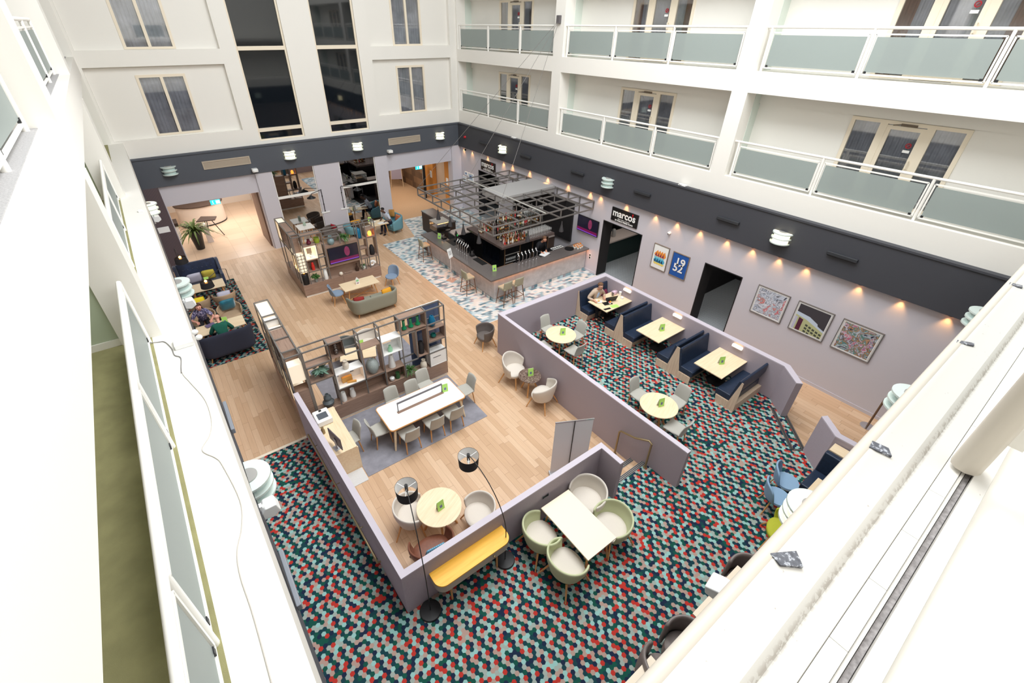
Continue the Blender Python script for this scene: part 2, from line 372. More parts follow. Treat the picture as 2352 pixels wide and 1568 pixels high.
# dark restaurant behind the doorways
m = MB().box(18.6, 18.8, 3.6, 22.4, 0, 3.3).box(XW+.22, 18.6, 3.5, 3.6, 0, 3.3).box(XW+.22, 18.6, 22.3, 22.4, 0, 3.3).box(XW+.22, 18.6, 7.9, 8.0, 0, 3.3).box(XW+.22, 18.6, 17.5, 17.6, 0, 3.3)
struct(m.ob('wall_restaurant', dark), 'dark walls of the restaurant behind the doorways', 'wall')
struct(MB().box(XW, 18.6, 3.6, 22.3, -.1, .004).ob('floor', chevron), 'grey zigzag tile floor of the restaurant', 'floor')
struct(MB().box(XW+.22, 18.6, 3.6, 22.3, 3.3, 3.4).ob('ceiling', dark), 'dark ceiling of the restaurant', 'ceiling')
# back wall, ground storey
struct(wall_grid(MB(), 'y', YB, YB+.35, (-2.4, XW), (0, 3.55), [(-.32, 3.22, 0, 2.72), (9.45, 13.29, 0, 2.72)]).ob('wall_back', lilac), 'lilac grey lower wall at the far end', 'wall')
struct(MB().box(3.26, 3.92, YB-.1, YB, 0, 3.55).box(5.78, 6.98, YB-.1, YB, 0, 3.55).box(8.80, 9.46, YB-.1, YB, 0, 3.55).box(13.3, XW, YB-.1, YB, 0, 3.55).ob('wall_back', lilac), 'lilac piers of the far wall', 'wall')
struct(MB().box(-1.0, XW-.1, YB-.14, YB+.3, 3.55, 4.62).box(-1.0, XW-.1, YB-.18, YB+.3, 4.62, 4.68).ob('wall_back', mat('slate_paint', (82, 86, 94), .6)), 'slate grey band along the far wall', 'wall')
struct(MB().box(-1.15, -.35, YB-.14, YB-.02, 0, 3.55).ob('wall_back', slatm), 'dark slatted panel beside the reception opening', 'wall')
# rooms behind the back wall
struct(MB().box(-2.3, -2.2, YB, 31, 0, 3).box(3.9, 4.2, YB+.35, 31, 0, 3).box(-2.3, 4.2, 31, 31.2, 0, 3).ob('wall_reception', mat('pale_reception_wall', (226, 214, 202), .6)), 'pale walls of the reception', 'wall')
struct(MB().box(-2.3, 4.2, YB+.35, 31.2, 2.85, 3.0).ob('ceiling', white), 'reception ceiling', 'ceiling')
struct(MB().box(3.16, 3.22, YB+.36, 24.6, 0, 2.72).ob('wall_reception', mat('brown_door_panel', (122, 94, 80), .5)), 'brown panel lining the right side of the reception opening', 'wall')
struct(MB().box(9.2, 9.42, YB+.35, 31, 0, 3).box(9.2, 14.2, 31, 31.2, 0, 3).box(13.6, 13.9, YB+.35, 31, 0, 3).ob('wall_corridor', mat('tan_wall', (206, 188, 170), .6)), 'tan walls of the far corridor', 'wall')
struct(MB().box(9.2, 14.2, YB+.35, 31.2, 2.85, 3.0).ob('ceiling', white), 'corridor ceiling', 'ceiling')
hexw = None
# back wall, upper storeys
m = MB().box(-1.6, XW+1.2, YB+.22, YB+.5, 4.6, 16)
wall_back_up = struct(wall_grid(MB(), 'y', YB+.2, YB+.5, (-2.2, XW+1.3), (4.62, 16), [(.30, 1.88, 5.36, 7.42), (.30, 1.88, 8.22, 10.3), (10.58, 12.1, 5.34, 7.4), (10.58, 12.1, 8.2, 10.2), (3.87, 5.72, 4.83, 15), (6.95, 8.78, 4.83, 15)]).ob('wall_back', white), 'white recessed panels of the far wall', 'wall')
fr = [(-1.1, 3.29, 5.31, 7.70), (-1.1, 3.29, 8.2, 10.55), (-1.1, 3.29, 11.0, 13.3), (9.38, 13.52, 5.33, 7.68), (9.38, 13.52, 8.2, 10.55), (9.38, 13.52, 11.0, 13.3), (3.85, 5.74, 4.81, 15), (6.93, 8.80, 4.81, 15)]
struct(wall_grid(MB(), 'y', YB, YB+.2, (-1.6, XW+.2), (4.68, 16), fr).ob('wall_back', white), 'white projecting frame of the far wall', 'wall')

# lift glass
liftg = mat('dark_lift_glass', (14, 20, 26), .04, spec=.9)
n_win = 0
def lift(x0, x1, t):
    w = thing('lift_window', 'tall dark lift shaft glazing, %s' % t, 'window')
    w['kind'] = 'structure'; w.name = 'window_%d' % (1 if x0 < 5 else 2)
    MB().box(x0+.05, x1-.05, YB+.14, YB+.17, 4.83, 15).ob('pane', liftg, w)
    fm = MB().box(x0-.02, x0+.05, YB+.08, YB+.2, 4.8, 15).box(x1-.05, x1+.02, YB+.08, YB+.2, 4.8, 15).box(x0+.05, x1-.05, YB+.08, YB+.2, 4.78, 4.86)
    for z in (5.22, 8.2, 11.0): fm.box(x0+.05, x1-.05, YB+.06, YB+.2, z-.07, z+.07)
    fm.ob('frame', cream, w)
lift(3.87, 5.72, 'left one of the pair'); lift(6.95, 8.78, 'right one of the pair')
def drape(mb, axis, c, u0, u1, z0, z1, ph=0, amp=.03, per=.13):
    n = int((u1-u0)/per*6)+4
    def f(i, j):
        u = u0+(u1-u0)*i; d = c+amp*math.sin(2*PI*u/per+ph+.7*math.sin(u*9))*(.6+.4*j)
        return (u, d, z0+(z1-z0)*j) if axis == 'y' else (d, u, z0+(z1-z0)*j)
    return mb.grid(f, n, 3)
def back_window(num, x0, x1, z0, z1, label):
    w = struct(thing('window_%d' % num, label, 'window'))
    xm = (x0+x1)/2; y = YB+.22
    MB().box(x0, x0+.09, y-.04, y+.06, z0, z1).box(x1-.09, x1, y-.04, y+.06, z0, z1).box(x0+.09, x1-.09, y-.04, y+.06, z1-.09, z1).box(x0+.09, x1-.09, y-.04, y+.06, z0, z0+.07).ob('frame', cream, w)
    MB().box(xm-.05, xm+.05, y-.05, y+.06, z0+.07, z1-.09).ob('mullion', cream, w)
    for a, b in ((x0+.09, xm-.05), (xm+.05, x1-.09)):
        MB().box(a, b, y, y+.012, z0+.07, z1-.09).ob('pane', pane, w)
        drape(MB(), 'y', y+.07, a-.02, b+.02, z0, z1, a).ob('curtain', curtain_m, w, smooth=3)
    MB().box(x0-.2, x1+.2, y+.29, y+.33, z0-.2, z1+.2).ob('backing', mat('dim_room_paint', (70, 70, 76), .8), w)
back_window(3, .30, 1.88, 5.36, 7.42, 'two pane curtained window of the lower left panel on the far wall')
back_window(4, .30, 1.88, 8.22, 10.3, 'two pane curtained window of the upper left panel on the far wall')
back_window(5, 10.58, 12.1, 5.34, 7.4, 'two pane curtained window of the lower right panel on the far wall')
back_window(6, 10.58, 12.1, 8.2, 10.2, 'two pane curtained window of the upper right panel on the far wall')

# ------------------------------------------------------------ right galleries
XR = 14.75
cols = [(22.45, 23.0), (14.84, 15.36), (7.23, 7.70), (-.42, .06)]
bays = [(22.45, 15.36), (14.84, 7.70), (7.23, .06)]
m = MB()
for z0, z1 in ((4.67, 5.26), (7.52, 8.04), (10.3, 10.82), (13.1, 13.6)): m.box(XW, XR+.3, -.42, YB, z0, z1)
for a, b in cols[:]:
    for z0, z1 in ((5.26, 7.52), (8.04, 10.3), (10.82, 13.1), (13.6, 16)): m.box(XW, XR+.3, a, b, z0, z1)
struct(m.ob('wall_right', white), 'white slabs and columns of the right galleries', 'wall')
m = MB()
for a, b in bays:
    for z0, z1 in ((5.26, 7.25), (8.04, 10.03), (10.82, 12.9)):
        yc = (a+b)/2-.02 if a > 20 else (a+b)/2-.05
        wall_grid(m, 'x', XR, XR+.25, (b, a), (z0, z1+.3), [(yc-1.19, yc+1.19, z0, z0+1.92)])
struct(m.ob('wall_right', white), 'white rear wall of the right galleries', 'wall')
m = MB()
for a, b in bays:
    for z0 in (7.2, 9.98): m.box(XR-.06, XR, b, a, z0, z0+.32)
struct(m.ob('trim_3', white), 'white bulkhead above the gallery windows', 'trim')
m = MB()
for a, b in cols:
    for z0, z1 in ((5.26, 7.52), (8.04, 10.3)): m.box(XW+.5, XR, a-.012, b+.012, z0, z1)
struct(m.ob('wall_right', palegreen), 'pale green return walls of the right galleries', 'wall')
signm = mat('red_sticker', (176, 32, 44), .5)
def french(num, yc, z0, label, brown=False):
    w = struct(thing('window_%d' % num, label, 'window')); h = 1.92; x = XR
    f = MB().box(x-.03, x+.08, yc-1.19, yc-1.10, z0, z0+h).box(x-.03, x+.08, yc+1.10, yc+1.19, z0, z0+h).box(x-.03, x+.08, yc-1.1, yc+1.1, z0+h-.08, z0+h)
    for s in (-1, 1): f.box(x-.03, x+.08, yc+s*.47-.08, yc+s*.47+.08, z0, z0+h-.08)
    f.box(x-.03, x+.08, yc+.55, yc+1.1, z0, z0+.07).box(x-.03, x+.08, yc-1.1, yc-.55, z0, z0+.07); f.ob('frame', cream, w)
    for a, b, t in ((yc-1.10, yc-.55, 0), (yc-.39, yc+.39, 1), (yc+.55, yc+1.1, 2)):
        if t == 1:
            d = MB().box(x-.02, x+.04, a, a+.09, z0+.01, z0+h-.1).box(x-.02, x+.04, b-.09, b, z0+.01, z0+h-.1).box(x-.02, x+.04, a+.09, b-.09, z0+h-.19, z0+h-.1).box(x-.02, x+.04, a+.09, b-.09, z0+.01, z0+.12).ob('door', cream, w)
            MB().tube([(x-.03, a+.05, z0+.92), (x-.08, a+.05, z0+.92), (x-.08, a+.05, z0+1.1), (x-.03, a+.05, z0+1.1)], .015, 6).ob('handle', cream, d)
            MB().box(x-.06, x-.02, yc-.2, yc+.12, z0+h-.09, z0+h-.04).bar((x-.05, yc+.1, z0+h-.06), (x-.14, yc+.25, z0+h-.08), .02).ob('closer', mat('bronze_metal', (110, 96, 80), .5), d)
            s = MB(); s.tube([(x-.003, a+.2+.05*math.cos(q*PI/8), z0+1.42+.05*math.sin(q*PI/8)) for q in range(16)], .010, 6, closed=True); s.bar((x-.003, a+.165, z0+1.455), (x-.003, a+.235, z0+1.385), .014, .012).ob('no_entry_sticker', signm, d)
            MB().box(x-.004, x-.001, a+.13, a+.27, z0+1.26, z0+1.32).ob('notice', card, d)
        MB().box(x+.005, x+.015, a+.0, b-.0, z0+.02, z0+h-.08).ob('pane', pane, w)
        drape(MB(), 'x', x+.08, a-.02, b+.02, z0, z0+h, a, .03, .12).ob('curtain', curtain_m if not (brown and t != 1) else curtain_m, w, smooth=3)
        if brown and t != 1: drape(MB(), 'x', x+.05, (a if t == 0 else (a+b)/2), ((a+b)/2 if t == 0 else b), z0, z0+h, a, .03, .12).ob('curtain', brownsheet, w, smooth=3)
    MB().box(x+.26, x+.3, yc-1.4, yc+1.4, z0-.1, z0+h+.2).ob('backing', MC['dim_room_paint'], w)
nm = ['in the far bay', 'in the middle bay', 'in the nearest bay']
k = 7
for lv, z0 in (('lower', 5.26), ('upper', 8.04)):
    for i, (a, b) in enumerate(bays):
        yc = (a+b)/2-.02 if a > 20 else (a+b)/2-.05
        french(k, yc, z0, 'glazed balcony doors with grey curtains %s of the %s right gallery' % (nm[i], lv), lv == 'upper'); k += 1
clampm = mat('black_clamp', (40, 40, 42), .5)
def railing(label, axis, c, u0, u1, z0, ztop, posts, side=-1, frosted_h=None):
    """tubular railing with framed frosted panels; u runs along the gallery"""
    t = thing('balcony_railing', label, 'railing', group=None)
    P = (lambda u, z, d=0: (c+d, u, z)) if axis == 'x' else (lambda u, z, d=0: (u, c+d, z))
    MB().cyl(P(u0, ztop), P(u1, ztop), .032, n=10).ob('handrail', trimw, t, smooth=SM)
    for u in posts: MB().cyl(P(u, z0), P(u, ztop-.02), .032, n=10).ob('post', trimw, t, smooth=SM)
    ps = sorted(posts)
    for i in range(len(ps)-1):
        a, b = ps[i]+.06, ps[i+1]-.06; zb, zt = z0+.09, ztop-.12
        MB().bar(P(a, zb), P(b, zb), .03).bar(P(a, zt), P(b, zt), .03).bar(P(a, zb), P(a, zt), .03).bar(P(b, zb), P(b, zt), .03).ob('panel_frame', trimw, t)
        q0, q1 = P(a+.04, zb+.05, -.006), P(b-.04, zt-.05, .006)
        MB().box(min(q0[0], q1[0]), max(q0[0], q1[0]), min(q0[1], q1[1]), max(q0[1], q1[1]), q0[2], q1[2]).ob('frosted_panel', frost, t)
        for u, z in ((a+.06, zb+.04), (b-.06, zb+.04)): MB().cb(P(u, z), (.03, .05, .05) if axis == 'x' else (.05, .03, .05)).ob('clamp', clampm, t)
    return t
for lv, z0, zt in (('lower', 5.26, 6.24), ('upper', 8.04, 9.04)):
    for i, (a, b) in enumerate(bays):
        n = 3; aa = a-.12; bb = b+.07 if i < 2 else b+.12
        ps = [aa-(aa-bb)*q/3 for q in range(4)] if i else [22.38, 19.95, 17.6, 15.43]
        railing('white tubular railing with frosted panels %s of the %s right gallery' % (nm[i], lv), 'x', XW+.12, a, b, z0, zt, ps)
# ------------------------------------------------------------ left galleries
LA = math.atan(.028)
def leftslab(mb, off, z0, z1, w=2.2): return mb.prism([(xl(-1.5)+off, -1.5), (xl(YB)+off, YB), (xl(YB)+off-w, YB), (xl(-1.5)+off-w, -1.5)], z0, z1)
m = leftslab(MB(), 0, 4.62, 5.26); leftslab(m, -.33, 7.5, 8.04); leftslab(m, -.33, 10.3, 10.82); leftslab(m, -.33, 13.1, 13.6)
for a, b in ((22.45, 22.6), (14.84, 15.36), (7.12, 7.62)): m.box(xl(a)-.80, xl(a)-.335, a, b, 5.26, 7.5).box(xl(a)-.95, xl(a)-.335, a, b, 8.04, 10.3)
struct(m.ob('wall_left', white), 'white slabs and columns of the left galleries', 'wall')
struct(leftslab(MB(), -.02, 3.5, 4.62).ob('wall_left', mat('slate_paint', (82, 86, 94))), 'slate grey band under the left gallery', 'wall')
struct(MB().box(-2.3, -1.15, -1.5, YB, 0, 3.5).ob('wall_left', lilac), 'lilac wall under the left gallery', 'wall')
struct(MB().box(-3.2, -2.2, -1.5, YB, 5.2, 16).ob('wall_left', white), 'white rear wall of the left galleries', 'wall')
struct(leftslab(MB(), -.46, 5.26, 5.27, 1.6).ob('floor', olive), 'olive green carpet of the lower left gallery', 'floor')
struct(leftslab(MB(), -.52, 8.04, 8.05, 1.5).ob('floor', mat('grey_carpet', (168, 166, 166), .95, var=.15, vs=60, bump=.3, bs=120)), 'grey carpet of the upper left gallery', 'floor')
m = MB(); mk = MB()
for a, b in ((22.2, 22.6), (14.9, 15.3), (7.16, 7.56)):
    m.box(-2.2, xl(a)-.79, a, b, 5.27, 7.5).box(-2.2, xl(a)-.9, a, b, 8.05, 10.3); mk.box(-2.2, xl(a)-.8, a-.02, a, 5.27, 5.37)
struct(m.ob('wall_left', mat('green_grey_paint', (184, 196, 172), .6)), 'green grey dividing walls of the left galleries', 'wall')
struct(mk.ob('baseboard_left', trimw), 'white baseboard of the dividing walls', 'baseboard')
def lrail(label, off, z0, zt, ys):
    t = railing(label, 'x', 0, ys[0], ys[-1], z0, zt, ys[1:-1] if 0 else ys)
    yy = ys[0]; t.location = (xl(0)+off, 0, 0); t.rotation_euler = (0, 0, LA); return t
lrail('white tubular railing of the lower left gallery nearest the camera', -.5, 5.26, 6.22, [.05, 2.33, 4.62, 6.97])
lrail('white tubular railing of the lower left gallery, middle bay', -.5, 5.26, 6.22, [7.75, 9.95, 12.15, 14.7])
lrail('white tubular railing of the upper left gallery nearest the camera', -.6, 8.04, 9.04, [.5, 2.8, 5.02, 6.95])
lrail('white tubular railing of the upper left gallery, middle bay', -.6, 8.04, 9.04, [7.75, 10.2, 12.7, 14.7])
# ------------------------------------------------------------ near ledge in front of the camera
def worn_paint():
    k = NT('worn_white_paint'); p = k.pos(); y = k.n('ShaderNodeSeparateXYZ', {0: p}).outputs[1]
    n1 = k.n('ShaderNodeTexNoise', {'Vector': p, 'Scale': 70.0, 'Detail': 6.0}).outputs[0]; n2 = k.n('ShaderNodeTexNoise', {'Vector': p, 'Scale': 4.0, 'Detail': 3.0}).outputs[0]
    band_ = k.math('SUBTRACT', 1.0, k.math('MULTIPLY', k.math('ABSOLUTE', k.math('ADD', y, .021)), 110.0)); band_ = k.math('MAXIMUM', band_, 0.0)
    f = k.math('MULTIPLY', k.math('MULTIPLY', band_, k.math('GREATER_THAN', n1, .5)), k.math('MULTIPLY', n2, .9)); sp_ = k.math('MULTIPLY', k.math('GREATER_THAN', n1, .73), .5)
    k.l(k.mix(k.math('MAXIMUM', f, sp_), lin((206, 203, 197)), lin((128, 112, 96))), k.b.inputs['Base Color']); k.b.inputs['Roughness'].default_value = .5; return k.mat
prof = [(.098, 7.86), (.098, 8.015), (.094, 8.03), (.085, 8.038), (.072, 8.04), (.06, 8.037), (.02, 8.034), (-.005, 8.034), (-.018, 8.026), (-.024, 8.016), (-.066, 8.018), (-.068, 8.012), (-.1, 8.012), (-.103, 8.02), (-.108, 8.02), (-.109, 7.99), (-.122, 7.99), (-.123, 8.03), (-.155, 8.03), (-.155, 7.86)]
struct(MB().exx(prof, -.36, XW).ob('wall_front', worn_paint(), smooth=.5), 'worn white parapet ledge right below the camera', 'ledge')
struct(MB().cyl((-.3, .085, 8.024), (XW, .085, 8.024), .019, n=16).ob('trim_4', mat('aged_cream_paint', (204, 196, 184), .45), smooth=SM), 'cream bullnose along the near ledge', 'trim')
m = MB()
for i in range(18): m.box(.57+.192*(i-2)+.001, .57+.192*(i-1)-.001, -.1, -.068, 8.012, 8.018)
struct(m.ob('trim_5', trimw), 'white strip tiles along the near ledge', 'trim')
struct(MB().box(-.3, 8, -.121, -.11, 7.99, 8.012).ob('trim_6', mat('grey_felt', (150, 146, 146), .95, var=.3, vs=90)), 'grey felt strip in the ledge gap', 'trim')
tapem = noise_mix('silver_grey_tape', [(.35, (70, 72, 80)), (.55, (96, 98, 106)), (.62, (190, 194, 202)), (.7, (84, 86, 94))], 90, .35, 4, .5)
for q, t in (([(.812, .084), (.866, .052), (.842, .026), (.806, .056)], 'nearest the camera'), ([(1.372, .081), (1.378, .044), (1.352, .028), (1.338, .077)], 'second from the camera'), ([(2.2, .092), (2.225, .05), (2.205, .045), (2.175, .09)], 'third from the camera'), ([(2.99, .092), (2.995, .05), (2.965, .046), (2.955, .09)], 'furthest from the camera')):
    tag(MB().prism(q, 8.0335, 8.0425).ob('tape_strip', tapem), 'torn strip of grey tape on the near ledge, ' + t, 'tape')
t = railing('white railing with frosted panels right beside the camera', 'y', -.15, 1.2, 7.4, 8.03, 9.04, [1.49, 3.42, 5.35, 7.28])
for c in list(t.children):
    if c.name.split('.')[0] == 'post': c.location.y = .05; c.scale = (1, 1, 1); c.data.materials[0] = mat('aged_cream_paint', (204, 196, 184))
# lower front wall, below the ledge
struct(MB().box(-.3, XW, -.35, .40, 3.5, 4.7).ob('wall_front', band), 'charcoal band on the near wall under the ledge', 'wall')
struct(MB().box(-.3, XW, -1.4, -1.2, 0, 3.5).ob('wall_front', lilac), 'lilac wall under the near gallery', 'wall')
struct(MB().box(-2.2, XW, -1.5, .1, 4.7, 5.26).box(-2.2, XW, -1.5, -.16, 7.86, 8.0).box(-2.2, XW, -1.6, -1.4, 3.5, 8.0).box(-2.4, XW, -1.8, -1.6, 7.9, 16).ob('wall_front', white), 'white slabs of the near galleries', 'wall')
# ============================================================ PARTITIONS, STEPS
def partition(name, label, *polys):
    t = thing(name, label, 'partition')
    for poly in polys: MB().prism(poly, 0, HP-.03).ob('panel', partm, t); MB().prism(poly, HP-.03, HP).ob('capping', partt, t)
    return t
partition('partition_wall', 'long mauve partition enclosing the booths and round tables', [(7.10, 2.78), (7.22, 2.78), (7.22, 9.60), (7.10, 9.60)], [(7.22, 9.40), (11.79, 9.40), (11.79, 9.60), (7.22, 9.60)], [(11.79, 3.05), (11.96, 2.98), (11.96, 9.60), (11.79, 9.60)], [(11.34, 2.53), (11.45, 2.42), (11.96, 2.98), (11.79, 3.05)])
partition('partition_wall', 'L shaped mauve partition around the white chairs and the desk, yellow console in front', [(.84, 9.5), (1.02, 3.94), (1.13, 4.06), (.96, 9.5)], [(1.02, 3.94), (5.72, 3.94), (5.72, 4.06), (1.13, 4.06)], [(5.72, 3.42), (5.83, 3.42), (5.83, 4.06), (5.72, 4.06)])
partition('partition_wall', 'short angled mauve partition behind the small navy bench on the right', [(10.60, 1.62), (10.74, 1.55), (10.36, 1.12), (10.19, 1.16)], [(10.19, 1.16), (10.36, 1.12), (10.42, -.6), (10.28, -.6)])
brassy = mat('aged_brass', (150, 132, 100), .35, metal=.6)
noseg = mat('black_ribbed_nosing', (52, 50, 50), .5)
t = thing('handrail', 'bent brass handrail by the two steps up to the carpet', 'handrail', (7.0, 0, 0))
MB().tube([(0, 4.42, 0), (0, 4.42, .80), (0, 4.38, .86), (0, 3.98, .98), (0, 3.62, 1.2), (0, 3.55, 1.16), (0, 3.55, ZC)], .024, 10).ob('rail', brassy, t, smooth=SM)
MB().cyl((0, 4.42, 0), (0, 4.42, .02), .05).ob('base_plate', brassy, t, smooth=SM); MB().cyl((0, 3.55, ZC), (0, 3.55, ZC+.02), .05).ob('base_plate', brassy, t, smooth=SM)
def nosing(label, a, b):
    t = thing('step_nosing', label, 'step edge'); a = Vector(a); b = Vector(b); n = Vector((0, 0, 1)).cross((b-a).normalized())
    MB().bar(a, b, .11, .014).ob('plate', mat('brushed_aluminium', (176, 174, 172), .4, metal=.6), t)
    for s in (-.035, 0, .035): MB().bar(a+n*s+Vector((0, 0, .008)), b+n*s+Vector((0, 0, .008)), .018, .006).ob('rib', noseg, t)
nosing('ribbed metal nosing on the lower step by the handrail', (5.86, 3.97, .187), (7.08, 3.97, .187))
nosing('ribbed metal nosing on the upper step by the handrail', (5.86, 3.66, ZC+.007), (7.08, 3.66, ZC+.007))
t = thing('step_nosing', 'dark ribbed frame on the carpet edge near the right wall', 'step edge')
q = [Vector((11.46, 2.80, ZC+.007)), Vector((11.62, 2.60, ZC+.007)), Vector((10.62, 1.60, ZC+.007)), Vector((10.40, 1.78, ZC+.007))]
for i in range(4): MB().bar(q[i], q[(i+1) % 4], .09 if i % 2 else .05, .012).ob('plate', mat('dark_aluminium', (98, 94, 92), .45, metal=.4), t)
for i in (1, 3): MB().bar(q[i]+Vector((0, 0, .006)), q[(i+1) % 4]+Vector((0, 0, .006)), .03, .006).ob('rib', noseg, t)
t = thing('handrail', 'slim brass handrail on the outer left face of the L shaped partition', 'handrail')
MB().tube([(.80, 8.6, .92), (.85, 5.3, 1.16), (.865, 4.75, 1.14), (.87, 4.7, 1.04), (.93, 4.7, 1.02)], .02, 8).ob('rail', brassy, t, smooth=SM)
for y, z in ((8.2, .95), (6.8, 1.05), (5.5, 1.14)): MB().tube([(.81+(8.6-y)*.015, y, z), (.81+(8.6-y)*.015, y, z-.08), (.93, y, z-.08)], .01, 6).ob('bracket', brassy, t, smooth=SM)

# ============================================================ CHAIRS
def legs4(t, tops, feet, r0, r1, m, z0=0):
    for a, b in zip(tops, feet): MB().cyl(a, b, r0, r1, 10).ob('leg', m, t, smooth=SM)
def side_chair(label, loc, rz, group=None):
    t = thing('side_chair', label, 'chair', loc, rz, group)
    def seat(u, v):
        x = (u-.5)*.46; y = (v-.5)*.46; return (x*(1-.08*(v < .3)), y, .455-.02*math.cos(x*5)*math.cos(y*5)+.012)
    MB().grid(seat, 8, 8).ob('seat', greyfab, t, smooth=3, solid=.055, sub=1)
    def back(u, v):
        x = (u-.5)*(.43-.05*v); y = -.235+.055*math.cos((u-.5)*2.6)*-1-.085*v*v-.015*v+.05; z = .42+.45*v-.012*(2*u-1)**2*v; return (x, y, z)
    MB().grid(back, 8, 6).ob('backrest', greyfab, t, smooth=3, solid=.038, sub=1)
    legs4(t, [(.17, .17, .44), (-.17, .17, .44), (.17, -.17, .44), (-.17, -.17, .44)], [(.2, .205, 0), (-.2, .205, 0), (.2, -.23, 0), (-.2, -.23, 0)], .02, .013, oakleg)
    return t
def tub_chair(name, label, loc, rz, fab, seatfab=None, hb=.78, ha=.62, rx=.3, ry=.3, alpha=2.15, sz=.44, lm=None, group=None, legin=.6, cat='armchair', low=.8, power=1.0):
    t = thing(name, label, cat, loc, rz, group); lm = lm or oakleg
    def sh(u, v):
        a = -PI/2+(2*u-1)*alpha; w = max(0, math.cos((2*u-1)*alpha*.62))**power
        zt = ha+(hb-ha)*w; z = .30+(zt-.30)*v; k = low+(1-low)*min(1, v*1.5)+.05*v
        return (rx*k*math.cos(a), ry*k*math.sin(a)+.02, z)
    MB().grid(sh, 28, 6).ob('shell', fab, t, smooth=3, solid=.045, sub=1)
    def top(r, z):
        ring = []
        for j in range(28):
            a = 2*PI*j/28; x = rx*r*math.cos(a); y = ry*r*math.sin(a)+.02
            if y > ry*.62: y = ry*.62+(y-ry*.62)*.75
            ring.append((x, y, z))
        return ring
    MB().loft([top(.72, .29), top(.86, .33), top(.93, sz-.03), top(.88, sz), top(.6, sz+.012), top(.2, sz+.014)]).ob('seat', seatfab or fab, t, smooth=1.2)
    s = legin
    legs4(t, [(rx*s, ry*s, .33), (-rx*s, ry*s, .33), (rx*s, -ry*s, .33), (-rx*s, -ry*s, .33)], [(rx*.95, ry*.9, 0), (-rx*.95, ry*.9, 0), (rx*.95, -ry*.95, 0), (-rx*.95, -ry*.95, 0)], .022, .014, lm)
    return t
# dining chairs about the two round tables
c0 = side_chair('grey side chair north of the far round table on the carpet', (8.55, 8.72, ZC), PI, 'grey side chairs')
def chair(label, x, y, rz, z=0): return dup(c0, (x, y, z), rz, label)
chair('grey side chair facing the benches side of the far round table', 9.0, 8.02, PI/2, ZC)
chair('grey side chair on the near side of the far round table', 8.40, 7.45, 0.05, ZC)
chair('grey side chair between the far round table and the long partition', 7.78, 8.16, -PI/2, ZC)
chair('grey side chair on the far side of the near round table', 8.45, 4.97, PI, ZC)
chair('grey side chair between the near round table and the benches', 9.0, 4.26, PI/2, ZC)
chair('grey side chair on the near side of the near round table', 8.22, 3.70, 0.1, ZC)
chair('grey side chair mostly hidden by the partition beside the near round table', 7.66, 4.40, -PI/2, ZC)
# chairs about the long white table
for x, y, w in ((3.10, 8.80, 'left'), (3.68, 8.74, 'middle'), (4.15, 8.98, 'right')): chair('grey side chair at the shelf side of the long white table, %s of three' % w, x, y, PI)
for x, w in ((2.92, 'left'), (3.62, 'middle'), (4.20, 'right')): chair('grey side chair on the near side of the long white table, %s of three' % w, x, 7.66, 0)
chair('grey side chair at the right end of the long white table', 4.92, 8.22, PI/2)
chair('grey side chair at the left end of the long white table', 2.40, 8.22, -PI/2)
chair('grey side chair tucked at the oak desk with the computer', 1.62, 8.35, PI/2+.1)
# tub chairs
g0 = tub_chair('tub_chair', 'sage green tub chair left of the near oblong table, closer to the partition', (3.68, 3.50, ZC), -PI/2-.1, greenfab, creamfab, rx=.37, ry=.35, hb=.80, group='tub chairs at the near oblong table')
dup(g0, (3.70, 2.80, ZC), -PI/2+.06, 'sage green tub chair left of the near oblong table, closer to the camera')
dup(g0, (4.97, 2.84, ZC), PI/2-.12, 'sage green tub chair right of the near oblong table')
dup(g0, (5.02, 3.56, ZC), PI/2+.15, 'cream tub chair right of the near oblong table', mats={'shell': creamfab, 'seat': creamfab})
w0 = tub_chair('tub_chair', 'cream tub chair on the left of the low round oak table', (1.93, 5.62, 0), -PI/2-.5, creamfab, rx=.35, ry=.34)
dup(w0, (3.10, 4.78, 0), PI/2-.2, 'cream tub chair on the right of the low round oak table, against the partition')
tub_chair('armchair', 'brown leather armchair in the partition corner with a blue cushion', (1.92, 4.66, 0), -.15, leatherbr, hb=.84, ha=.62, rx=.42, ry=.36, lm=black, power=.7)
tag(MB().loft([[(-.2, -.03, 0), (.2, -.03, 0), (.2, .03, 0), (-.2, .03, 0)], [(-.21, -.05, .12), (.21, -.05, .12), (.21, .05, .12), (-.21, .05, .12)], [(-.18, -.015, .28), (.18, -.015, .28), (.18, .015, .28), (-.18, .015, .28)]]).ob('cushion', stripes('blue_woven_cushion_fabric', (120, 176, 200), (84, 140, 172), 0, .04), smooth=2, bevel=.02, loc=(1.93, 4.52, .46), rz=-.1), 'small blue woven cushion on the brown leather armchair', 'cushion')
a0 = tub_chair('armchair', 'cream armchair behind the brown marble table', (6.66, 8.16, 0), PI+.35, creamfab, hb=.92, ha=.6, rx=.37, ry=.34, alpha=1.85, power=1.8)
dup(a0, (6.68, 6.86, 0), .3, 'cream armchair in front of the brown marble table')
greyleather = mat('taupe_leather', (104, 96, 92), .5)
tub_chair('tub_chair', 'dark taupe tub chair half hidden at the corner of the long partition', (6.98, 10.15, 0), 1.5, greyleather, hb=.76, ha=.7)
